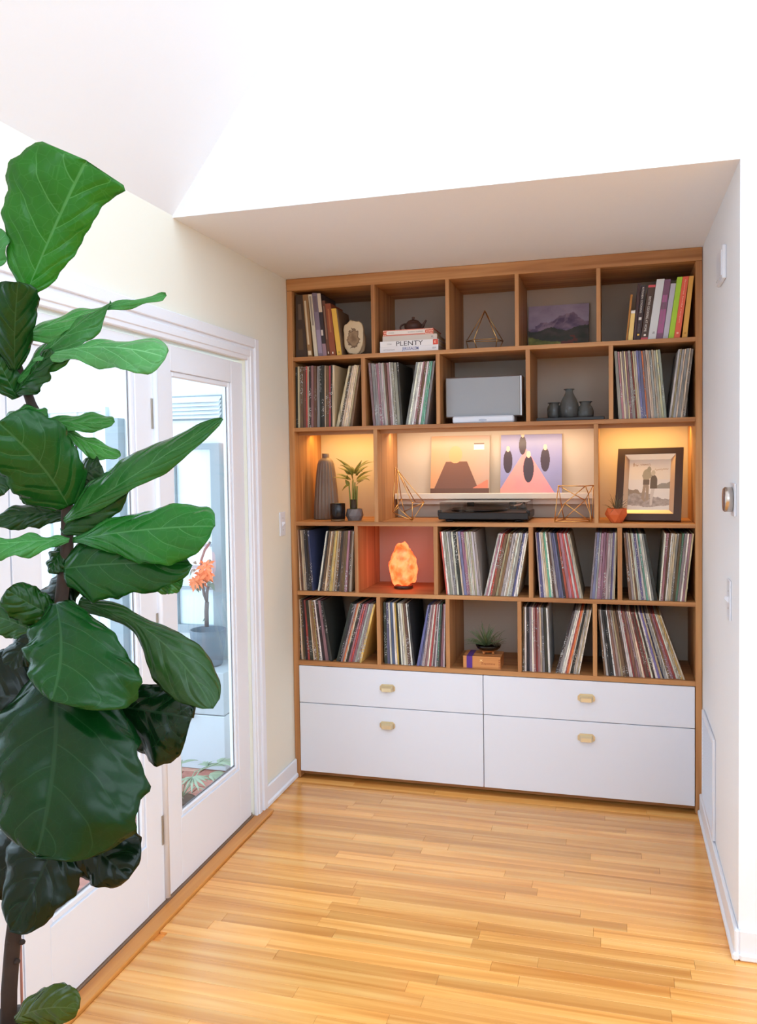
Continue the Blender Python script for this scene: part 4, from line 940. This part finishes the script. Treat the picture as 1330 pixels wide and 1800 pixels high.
# wide window in the wing with grey frame, white trim and a louvred vent above it
wx0, wx1 = ex(300, 900)[0], ex(394.5, 900)[0]; wz1, wz0 = ex(350, 780)[1], ex(350, 1110)[1]
win = struct('window_1', MB().box(wx0, wx0+.06, YW-.05, YW-.001, wz0, wz1).box(wx1-.062, wx1, YW-.06, YW-.001, -.1, wz1).box(wx0+.06, wx1-.062, YW-.05, YW-.001, wz1-.035, wz1).box(wx0+.06, wx1-.062, YW-.05, YW-.001, wz0, wz0+.05), EXG)
MB().box(wx0+.061, wx1-.063, YW-.02, YW-.012, wz0+.051, wz1-.036).build('pane', EXB, win)
for zq in (XZ(340, 957, YW)[1], XZ(340, 995, YW)[1], XZ(340, 1032, YW)[1]): MB().box(wx0+.062, wx1-.064, YW-.04, YW-.0205, zq-.008, zq+.008).build('glazing_bar', EXG, win)
lv = thing('louvre_vent', ((wx0+wx1)/2, YW, ex(350, 715)[1]), 'white louvred vent above the window across the patio', 'vent')
lz1, lz0 = ex(350, 701)[1], ex(350, 736)[1]
MB().box(wx0-.1, wx1, YW-.012, YW-.0005, lz0-.01, lz1+.02).build('backing', EXG, lv)
for i in range(5):
    zq = lz0+(lz1-lz0)*i/5; MB().hexa([(wx0-.1, YW-.05, zq), (wx1, YW-.05, zq), (wx1, YW-.013, zq+.03), (wx0-.1, YW-.013, zq+.03), (wx0-.1, YW-.05, zq+.006), (wx1, YW-.05, zq+.006), (wx1, YW-.013, zq+.036), (wx0-.1, YW-.013, zq+.036)]).build('slat', EXW, lv)
# door and window seen through the left leaf
a0, a1 = ex(88, 900)[0], ex(196, 900)[0]; az = ex(150, 717)[1]; g0_, g1_ = ex(201, 900)[0], ex(223, 900)[0]; gz = ex(210, 736)[1]
w2 = struct('window_2', MB().box(a0, a1, YW-.04, YW-.001, az-.03, az).box(a1-.03, a1, YW-.04, YW-.001, .0, az-.03).box(a0, a0+.03, YW-.04, YW-.001, 0, az-.03), mat('pale_window_frame', S(214, 224, 230), .5))
MB().box(a0+.031, a1-.031, YW-.015, YW-.008, 0, az-.031).build('pane', mat('bright_pane', S(240, 246, 248), .2), w2)
for q in (.2, .35, .5): MB().box(a1-.03-q*.4-.008, a1-.03-q*.4+.008, YW-.03, YW-.0155, 0, az-.031).build('glazing_bar', EXW, w2)
dpn = MB().box(ex(130, 850)[0], ex(148, 850)[0], YW-.03, YW-.0155, ex(140, 806)[1]*1-.45, ex(140, 776)[1]); dpn.build('door_plate', EXG, w2)
struct('trim_post', MB().box(g0_, g1_, YW-.08, YW-.001, -.1, gz), EXG)
PLY = .55
# palm, planter and flowering plant by the window
gx_, gz_ = ex(366, 1135, PLY)
plr = (ex(394, 1135, PLY)[0]-ex(338, 1135, PLY)[0])/2
tz0 = PZ+.0008; ptop, pbot = ex(366, 1106, PLY)[1], ex(366, 1168, PLY)[1]
stand = thing('plant_stand', (gx_, PLY, tz0), 'pale grey two step cabinet under the grey planter on the patio', 'plant stand')
MB().box(gx_-.22, gx_+.18, PLY-.17, PLY+.17, tz0, pbot-.26, .004).build('cabinet_base', mat('stand_grey_blue', S(196, 206, 214), .6), stand)
MB().box(gx_-.22, gx_+.18, PLY-.17, PLY+.17, pbot-.255, pbot-.002, .004).build('cabinet_drawer', mat('stand_grey', S(176, 186, 194), .6), stand)
MB().lathe([(.014, 0), (.018, .012), (.012, .022)], (ex(333, 1258, PLY-.2)[0], PLY-.2, ex(333, 1258, PLY-.2)[1]), 14, ax=[[1, 0, 0], [0, 0, -1], [0, 1, 0]]).build('knob', STEEL, stand)
fpn = thing('flowering_plant', (gx_, PLY, pbot), 'orange flowered shrub in a grey planter seen through the right door', 'plant')
MB().lathe([(plr*.72, 0), (plr*.8, .01), (plr, (ptop-pbot)*.8), (plr*1.04, (ptop-pbot)), (plr*.95, (ptop-pbot)), (plr*.9, (ptop-pbot)*.85), (.01, (ptop-pbot)*.84)], (gx_, PLY, pbot), 28).build('planter', mat('slate_planter', S(112, 124, 136), .6), fpn)
BRN = mat('grey_bark', S(120, 112, 112), .8)
ee = lambda x, y_, Y=PLY: (lambda q: np.array((q[0], Y, q[1])))(XZ(300+x/7.2, 950+y_/7.2, Y))
for pts, r_ in (([(455, 1090), (452, 900), (458, 780)], .014), ([(458, 780), (420, 680), (405, 560), (400, 500)], .009), ([(458, 790), (462, 650), (480, 560)], .009), ([(440, 720), (455, 640), (490, 540)], .007), ([(385, 400), (385, 250), (430, 120), (500, 20)], .008)):
    MB().tube([ee(*q) for q in pts], r_, 8).build('branch', BRN, fpn)
ORG = mat('orange_petal', S(226, 130, 84), .6); PLG = mat('plant_green_grey', S(120, 140, 128), .6)
for i, (x, y_) in enumerate(((385, 420), (440, 350), (470, 300), (350, 500), (310, 540), (480, 410), (395, 500), (430, 420), (300, 510), (420, 300), (450, 440), (370, 470))):
    cpt = ee(x, y_, PLY+rb2.uniform(-.08, .08))
    fm = MB()
    for k in range(7):
        a = k*2*math.pi/7; d = np.array((math.cos(a), rb2.uniform(-.5, .5), math.sin(a)*.8-.3)); l = np.cross(d, (0, 1, 0)); l /= np.linalg.norm(l)
        fm.add([cpt, cpt+d*.03+l*.010, cpt+d*.055, cpt+d*.03-l*.010], [(0, 1, 2, 3)])
    fm.build('flower', ORG, fpn)
for i, (x0_, y0_, x1_, y1_) in enumerate(((320, 560, 360, 660), (350, 580, 335, 640), (370, 560, 380, 640), (300, 360, 240, 470), (320, 370, 290, 420), (330, 300, 290, 270), (460, 1000, 400, 1030), (470, 250, 540, 300), (520, 540, 560, 640), (490, 520, 500, 590), (330, 480, 255, 540), (480, 560, 540, 600))):
    blade(ee(x0_, y0_), (ee(x0_, y0_)+ee(x1_, y1_))/2+np.array((0, -.02, .01)), ee(x1_, y1_), .012, PLG, fpn)
PY = -.25; pp0 = XZ(318, 1345, PY)
pm = thing('palm_plant', (pp0[0], PY, PZ), 'low pale green palm on the brick patio, seen through the right door', 'plant')
MB().lathe([(.05, 0), (.065, .08), (.07, .09), (.06, .085), (.005, .08)], (pp0[0], PY, PZ+.001), 20).build('pot', mat('dark_pot', S(84, 70, 62), .7), pm)
PG = mat('palm_green', S(150, 166, 142), .5)
for i in range(11):
    a = math.radians(-80+i*33); el = .5+.25*math.sin(i*2.3); L = .22+.05*math.sin(i*1.7)
    c0 = np.array((pp0[0], PY, PZ+.1)); tip = c0+np.array((math.cos(a)*math.cos(el), math.sin(a)*math.cos(el), math.sin(el)))*L
    stem = [c0, c0*.5+tip*.5+np.array((0, 0, .05)), tip]; MB().tube(stem, .003, 6).build('frond_stem', PG, pm)
    for k in range(9):
        b_ = a+math.radians(-64+16*k); d = np.array((math.cos(b_), math.sin(b_), -.15+.1*math.cos(k)))*(.13 if 2 < k < 6 else .10)
        blade(tip, tip+d*.5+np.array((0, 0, .015)), tip+d, .008, PG, pm, 'frond', 4)

# ------------------------------------------------------------------ fiddle leaf fig in the foreground
LEAF = bpy.data.materials.new('fig_leaf'); LEAF.use_nodes = True
nt = LEAF.node_tree; b = nt.nodes['Principled BSDF']; oi = N(nt, 'ShaderNodeObjectInfo'); uv = N(nt, 'ShaderNodeUVMap', uv_map='UVMap')
sp_ = N(nt, 'ShaderNodeSeparateXYZ'); nt.links.new(uv.outputs[0], sp_.inputs[0])
def M(op, a, b_=None, c=None):
    n = N(nt, 'ShaderNodeMath', operation=op)
    for i, v in enumerate((a, b_, c)):
        if v is None: continue
        if isinstance(v, (int, float)): n.inputs[i].default_value = v
        else: nt.links.new(v, n.inputs[i])
    return n.outputs[0]
def step(v, lo, hi):
    n = N(nt, 'ShaderNodeMapRange', interpolation_type='SMOOTHSTEP'); nt.links.new(v, n.inputs[0]); n.inputs[1].default_value = lo; n.inputs[2].default_value = hi; return n.outputs[0]
s_abs = M('ABSOLUTE', sp_.outputs[0]); t_ = sp_.outputs[1]
bend = M('MULTIPLY', M('POWER', s_abs, 1.35), .36)
side = M('MULTIPLY', M('GREATER_THAN', sp_.outputs[0], 0.0), .45)
ph = M('ADD', M('MULTIPLY', M('SUBTRACT', t_, bend), 4.7), side)
saw = M('ABSOLUTE', M('SUBTRACT', M('FRACT', ph), .5))
vein = M('MULTIPLY', step(saw, .468, .496), step(s_abs, .97, .62))
mid = step(s_abs, .040, .016)
vz = N(nt, 'ShaderNodeTexVoronoi', feature='DISTANCE_TO_EDGE'); tcl = N(nt, 'ShaderNodeTexCoord'); vz.inputs['Scale'].default_value = 42; nt.links.new(tcl.outputs['Object'], vz.inputs['Vector'])
net = M('MULTIPLY', step(vz.outputs['Distance'], .05, .0), .22)
vm = M('MAXIMUM', M('MAXIMUM', vein, mid), net)
vcol = N(nt, 'ShaderNodeHueSaturation'); vcol.inputs['Saturation'].default_value = .72; vcol.inputs['Value'].default_value = 2.6; nt.links.new(oi.outputs['Color'], vcol.inputs['Color'])
nz = N(nt, 'ShaderNodeTexNoise'); nz.inputs['Scale'].default_value = 9; nt.links.new(tcl.outputs['Object'], nz.inputs['Vector'])
hv_ = N(nt, 'ShaderNodeHueSaturation'); nt.links.new(oi.outputs['Color'], hv_.inputs['Color']); nt.links.new(M('MULTIPLY_ADD', nz.outputs['Fac'], .7, .65), hv_.inputs['Value'])
mx = N(nt, 'ShaderNodeMixRGB'); nt.links.new(M('MULTIPLY', vm, .38), mx.inputs[0]); nt.links.new(hv_.outputs[0], mx.inputs[1]); nt.links.new(vcol.outputs[0], mx.inputs[2])
nt.links.new(mx.outputs[0], b.inputs['Base Color']); b.inputs['Roughness'].default_value = .22; b.inputs['Specular IOR Level'].default_value = .26
bpn = N(nt, 'ShaderNodeBump'); bpn.inputs['Strength'].default_value = .5; bpn.inputs['Distance'].default_value = .004
bulge = M('ADD', M('MULTIPLY', step(saw, .5, .2), .8), M('MULTIPLY', nz.outputs['Fac'], .6)); nt.links.new(bulge, bpn.inputs['Height']); nt.links.new(bpn.outputs[0], b.inputs['Normal'])
trl = N(nt, 'ShaderNodeBsdfTranslucent'); nt.links.new(mx.outputs[0], trl.inputs[0]); mxs = N(nt, 'ShaderNodeMixShader'); mxs.inputs[0].default_value = .12
nt.links.new(b.outputs[0], mxs.inputs[1]); nt.links.new(trl.outputs[0], mxs.inputs[2]); nt.links.new(mxs.outputs[0], nt.nodes['Material Output'].inputs[0])
DP = 1.8
root = at(12, 1800, DP); pz = .44
fig = thing('fiddle_leaf_fig', (float(root[0]), float(root[1]), 0), 'tall potted fiddle leaf fig with large glossy leaves by the glass doors', 'plant')
px0, py0 = float(root[0]), float(root[1])
MB().lathe([(.085, .0), (.09, .004), (.108, pz-.03), (.112, pz-.02), (.112, pz), (.101, pz), (.100, pz-.05), (.01, pz-.052)], (px0, py0, .0005), 40).build('pot', mat('charcoal_pot', S(70, 66, 64), .7), fig)
MB().lathe([(.001, pz-.045), (.0995, pz-.045), (.0995, pz-.049), (.001, pz-.049)], (px0, py0, 0), 24).build('soil', cmat((54, 40, 30)), fig)
BARK = mat('fig_bark', S(46, 32, 25), .8, bump=.5, bscale=60, var=.25, vscale=25)
trunk = [(px0, py0, pz-.05)]+[at(x, y_, d) for x, y_, d in ((16, 1740, DP), (22, 1660, DP), (34, 1560, 1.8), (62, 1400, 1.8), (88, 1220, 1.81), (105, 1080, 1.82), (118, 960, 1.82), (118, 870, 1.82), (95, 780, 1.83), (55, 710, 1.83), (30, 640, 1.83), (28, 560, 1.82), (42, 500, 1.82))]
MB().tube(trunk, [.017, .0165, .016, .0155, .015, .0145, .014, .0135, .0125, .011, .010, .009, .008, .006], 12).build('trunk', BARK, fig)
nd = MB()
for i in (3,): 
    for q, a in ((at(17, 1655, 1.79), 1), (at(39, 1656, 1.79), 1), (at(30, 1690, 1.79), 1)): nd.lathe([(.001, -.006), (.006, -.003), (.007, 0), (.005, .004), (.001, .006)], q, 8)
nd.build('node_scar', BARK, fig)
MB().tube([at(36, 1650, 1.84), at(38, 1745, 1.84), (float(at(38, 1745, 1.84)[0]), float(at(38, 1745, 1.84)[1]), pz-.05)], .0028, 8).build('support_cane', mat('reddish_cane', S(170, 112, 96), .6), fig)
def interp(a, t):
    x = t*(len(a)-1); i = min(int(x), len(a)-2); f = x-i; p0, p1, p2, p3 = a[max(i-1, 0)], a[i], a[i+1], a[min(i+2, len(a)-1)]
    return .5*((2*p1)+(-p0+p2)*f+(2*p0-5*p1+4*p2-p3)*f*f+(-p0+3*p1-3*p2+p3)*f**3)
def leaf(B, C, T, wl, wr, tilt, dome, col, wave=.5, seed=0, petiole=None, end=.9):
    """B, C, T: base, bend and tip (sight x, sight y, distance); wl, wr: half widths left and right of the midrib seen from base to tip"""
    P0, P1, P2 = at(*B), at(*C), at(*T); nt_, nw = 40, 12; rs = random.Random(seed)
    f1_, f2_, f3_ = rs.uniform(2.2, 3.4), rs.uniform(0, 6), rs.uniform(3.2, 4.6)
    vs, uvs = [], []
    q0, q1, q2 = np.array(B[:2], float), np.array(C[:2], float), np.array(T[:2], float)
    for i in range(nt_+1):
        t = i/nt_; c = P0*(1-t)**2+2*P1*t*(1-t)+P2*t*t
        g2 = 2*(1-t)*(q1-q0)+2*t*(q2-q1); g2 /= np.linalg.norm(g2)+1e-9
        rp = np.array((-g2[1], g2[0]))               # right of the direction of growth, in the view
        Rw = RT*rp[0]-UP*rp[1]                      # as a direction in the room
        D = (c-O)@FW; L = Rw+FW*math.tan(math.radians(tilt)); 
        tg = 2*(1-t)*(P1-P0)+2*t*(P2-P1); tg /= np.linalg.norm(tg)+1e-9
        nn = np.cross(L, tg); nn /= np.linalg.norm(nn)+1e-9
        if nn@FW > 0: nn = -nn
        endf = math.sqrt(max(0, 1-((t-end)/(1-end))**2)) if t > end else 1
        for j in range(-nw, nw+1):
            s = j/nw; wpx = (interp(wr, t) if s > 0 else interp(wl, t))*endf*CAM_K(D)*(1+.034*math.sin(f3_*2*math.pi*t+f2_*2+(1.5 if s > 0 else 0))+.018*math.sin(9.5*2*math.pi*t+f2_*(3 if s > 0 else 1)))
            ed = abs(s)**2.2; wz = wave*.018*ed*math.sin(f1_*2*math.pi*t+f2_+(2 if s > 0 else 0))*min(1, 4*t)
            p = c+L*(s*wpx)-nn*(wpx*(dome*1.35*s*s-.16*abs(s)*(1-s*s)))+nn*wz
            vs.append(p); uvs.append((s, t))
    m = 2*nw+1; fs = [(i*m+j, i*m+j+1, (i+1)*m+j+1, (i+1)*m+j) for i in range(nt_) for j in range(2*nw)]
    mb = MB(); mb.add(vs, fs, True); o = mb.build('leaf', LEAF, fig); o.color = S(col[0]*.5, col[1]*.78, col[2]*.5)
    uvl = o.data.uv_layers.new(name='UVMap'); li_ = np.zeros(len(o.data.loops), np.int32); o.data.loops.foreach_get('vertex_index', li_)
    uvl.data.foreach_set('uv', np.array(uvs, np.float32)[li_].ravel())
    md = o.modifiers.new('thick', 'SOLIDIFY'); md.thickness = .0009; md.offset = 0
    if petiole:
        a = at(*petiole); MB().tube([a, a*.5+P0*.5+np.array((0, 0, .006)), P0], [.0042, .0036, .0036], 8).build('petiole', BARK, fig)
    return o
CAM_K = lambda D: D/CAM['f']
PG_, OL = (124, 166, 120), (112, 92, 26)  # leaf colours in LV: shade painted into low ones, sheen into pale ones
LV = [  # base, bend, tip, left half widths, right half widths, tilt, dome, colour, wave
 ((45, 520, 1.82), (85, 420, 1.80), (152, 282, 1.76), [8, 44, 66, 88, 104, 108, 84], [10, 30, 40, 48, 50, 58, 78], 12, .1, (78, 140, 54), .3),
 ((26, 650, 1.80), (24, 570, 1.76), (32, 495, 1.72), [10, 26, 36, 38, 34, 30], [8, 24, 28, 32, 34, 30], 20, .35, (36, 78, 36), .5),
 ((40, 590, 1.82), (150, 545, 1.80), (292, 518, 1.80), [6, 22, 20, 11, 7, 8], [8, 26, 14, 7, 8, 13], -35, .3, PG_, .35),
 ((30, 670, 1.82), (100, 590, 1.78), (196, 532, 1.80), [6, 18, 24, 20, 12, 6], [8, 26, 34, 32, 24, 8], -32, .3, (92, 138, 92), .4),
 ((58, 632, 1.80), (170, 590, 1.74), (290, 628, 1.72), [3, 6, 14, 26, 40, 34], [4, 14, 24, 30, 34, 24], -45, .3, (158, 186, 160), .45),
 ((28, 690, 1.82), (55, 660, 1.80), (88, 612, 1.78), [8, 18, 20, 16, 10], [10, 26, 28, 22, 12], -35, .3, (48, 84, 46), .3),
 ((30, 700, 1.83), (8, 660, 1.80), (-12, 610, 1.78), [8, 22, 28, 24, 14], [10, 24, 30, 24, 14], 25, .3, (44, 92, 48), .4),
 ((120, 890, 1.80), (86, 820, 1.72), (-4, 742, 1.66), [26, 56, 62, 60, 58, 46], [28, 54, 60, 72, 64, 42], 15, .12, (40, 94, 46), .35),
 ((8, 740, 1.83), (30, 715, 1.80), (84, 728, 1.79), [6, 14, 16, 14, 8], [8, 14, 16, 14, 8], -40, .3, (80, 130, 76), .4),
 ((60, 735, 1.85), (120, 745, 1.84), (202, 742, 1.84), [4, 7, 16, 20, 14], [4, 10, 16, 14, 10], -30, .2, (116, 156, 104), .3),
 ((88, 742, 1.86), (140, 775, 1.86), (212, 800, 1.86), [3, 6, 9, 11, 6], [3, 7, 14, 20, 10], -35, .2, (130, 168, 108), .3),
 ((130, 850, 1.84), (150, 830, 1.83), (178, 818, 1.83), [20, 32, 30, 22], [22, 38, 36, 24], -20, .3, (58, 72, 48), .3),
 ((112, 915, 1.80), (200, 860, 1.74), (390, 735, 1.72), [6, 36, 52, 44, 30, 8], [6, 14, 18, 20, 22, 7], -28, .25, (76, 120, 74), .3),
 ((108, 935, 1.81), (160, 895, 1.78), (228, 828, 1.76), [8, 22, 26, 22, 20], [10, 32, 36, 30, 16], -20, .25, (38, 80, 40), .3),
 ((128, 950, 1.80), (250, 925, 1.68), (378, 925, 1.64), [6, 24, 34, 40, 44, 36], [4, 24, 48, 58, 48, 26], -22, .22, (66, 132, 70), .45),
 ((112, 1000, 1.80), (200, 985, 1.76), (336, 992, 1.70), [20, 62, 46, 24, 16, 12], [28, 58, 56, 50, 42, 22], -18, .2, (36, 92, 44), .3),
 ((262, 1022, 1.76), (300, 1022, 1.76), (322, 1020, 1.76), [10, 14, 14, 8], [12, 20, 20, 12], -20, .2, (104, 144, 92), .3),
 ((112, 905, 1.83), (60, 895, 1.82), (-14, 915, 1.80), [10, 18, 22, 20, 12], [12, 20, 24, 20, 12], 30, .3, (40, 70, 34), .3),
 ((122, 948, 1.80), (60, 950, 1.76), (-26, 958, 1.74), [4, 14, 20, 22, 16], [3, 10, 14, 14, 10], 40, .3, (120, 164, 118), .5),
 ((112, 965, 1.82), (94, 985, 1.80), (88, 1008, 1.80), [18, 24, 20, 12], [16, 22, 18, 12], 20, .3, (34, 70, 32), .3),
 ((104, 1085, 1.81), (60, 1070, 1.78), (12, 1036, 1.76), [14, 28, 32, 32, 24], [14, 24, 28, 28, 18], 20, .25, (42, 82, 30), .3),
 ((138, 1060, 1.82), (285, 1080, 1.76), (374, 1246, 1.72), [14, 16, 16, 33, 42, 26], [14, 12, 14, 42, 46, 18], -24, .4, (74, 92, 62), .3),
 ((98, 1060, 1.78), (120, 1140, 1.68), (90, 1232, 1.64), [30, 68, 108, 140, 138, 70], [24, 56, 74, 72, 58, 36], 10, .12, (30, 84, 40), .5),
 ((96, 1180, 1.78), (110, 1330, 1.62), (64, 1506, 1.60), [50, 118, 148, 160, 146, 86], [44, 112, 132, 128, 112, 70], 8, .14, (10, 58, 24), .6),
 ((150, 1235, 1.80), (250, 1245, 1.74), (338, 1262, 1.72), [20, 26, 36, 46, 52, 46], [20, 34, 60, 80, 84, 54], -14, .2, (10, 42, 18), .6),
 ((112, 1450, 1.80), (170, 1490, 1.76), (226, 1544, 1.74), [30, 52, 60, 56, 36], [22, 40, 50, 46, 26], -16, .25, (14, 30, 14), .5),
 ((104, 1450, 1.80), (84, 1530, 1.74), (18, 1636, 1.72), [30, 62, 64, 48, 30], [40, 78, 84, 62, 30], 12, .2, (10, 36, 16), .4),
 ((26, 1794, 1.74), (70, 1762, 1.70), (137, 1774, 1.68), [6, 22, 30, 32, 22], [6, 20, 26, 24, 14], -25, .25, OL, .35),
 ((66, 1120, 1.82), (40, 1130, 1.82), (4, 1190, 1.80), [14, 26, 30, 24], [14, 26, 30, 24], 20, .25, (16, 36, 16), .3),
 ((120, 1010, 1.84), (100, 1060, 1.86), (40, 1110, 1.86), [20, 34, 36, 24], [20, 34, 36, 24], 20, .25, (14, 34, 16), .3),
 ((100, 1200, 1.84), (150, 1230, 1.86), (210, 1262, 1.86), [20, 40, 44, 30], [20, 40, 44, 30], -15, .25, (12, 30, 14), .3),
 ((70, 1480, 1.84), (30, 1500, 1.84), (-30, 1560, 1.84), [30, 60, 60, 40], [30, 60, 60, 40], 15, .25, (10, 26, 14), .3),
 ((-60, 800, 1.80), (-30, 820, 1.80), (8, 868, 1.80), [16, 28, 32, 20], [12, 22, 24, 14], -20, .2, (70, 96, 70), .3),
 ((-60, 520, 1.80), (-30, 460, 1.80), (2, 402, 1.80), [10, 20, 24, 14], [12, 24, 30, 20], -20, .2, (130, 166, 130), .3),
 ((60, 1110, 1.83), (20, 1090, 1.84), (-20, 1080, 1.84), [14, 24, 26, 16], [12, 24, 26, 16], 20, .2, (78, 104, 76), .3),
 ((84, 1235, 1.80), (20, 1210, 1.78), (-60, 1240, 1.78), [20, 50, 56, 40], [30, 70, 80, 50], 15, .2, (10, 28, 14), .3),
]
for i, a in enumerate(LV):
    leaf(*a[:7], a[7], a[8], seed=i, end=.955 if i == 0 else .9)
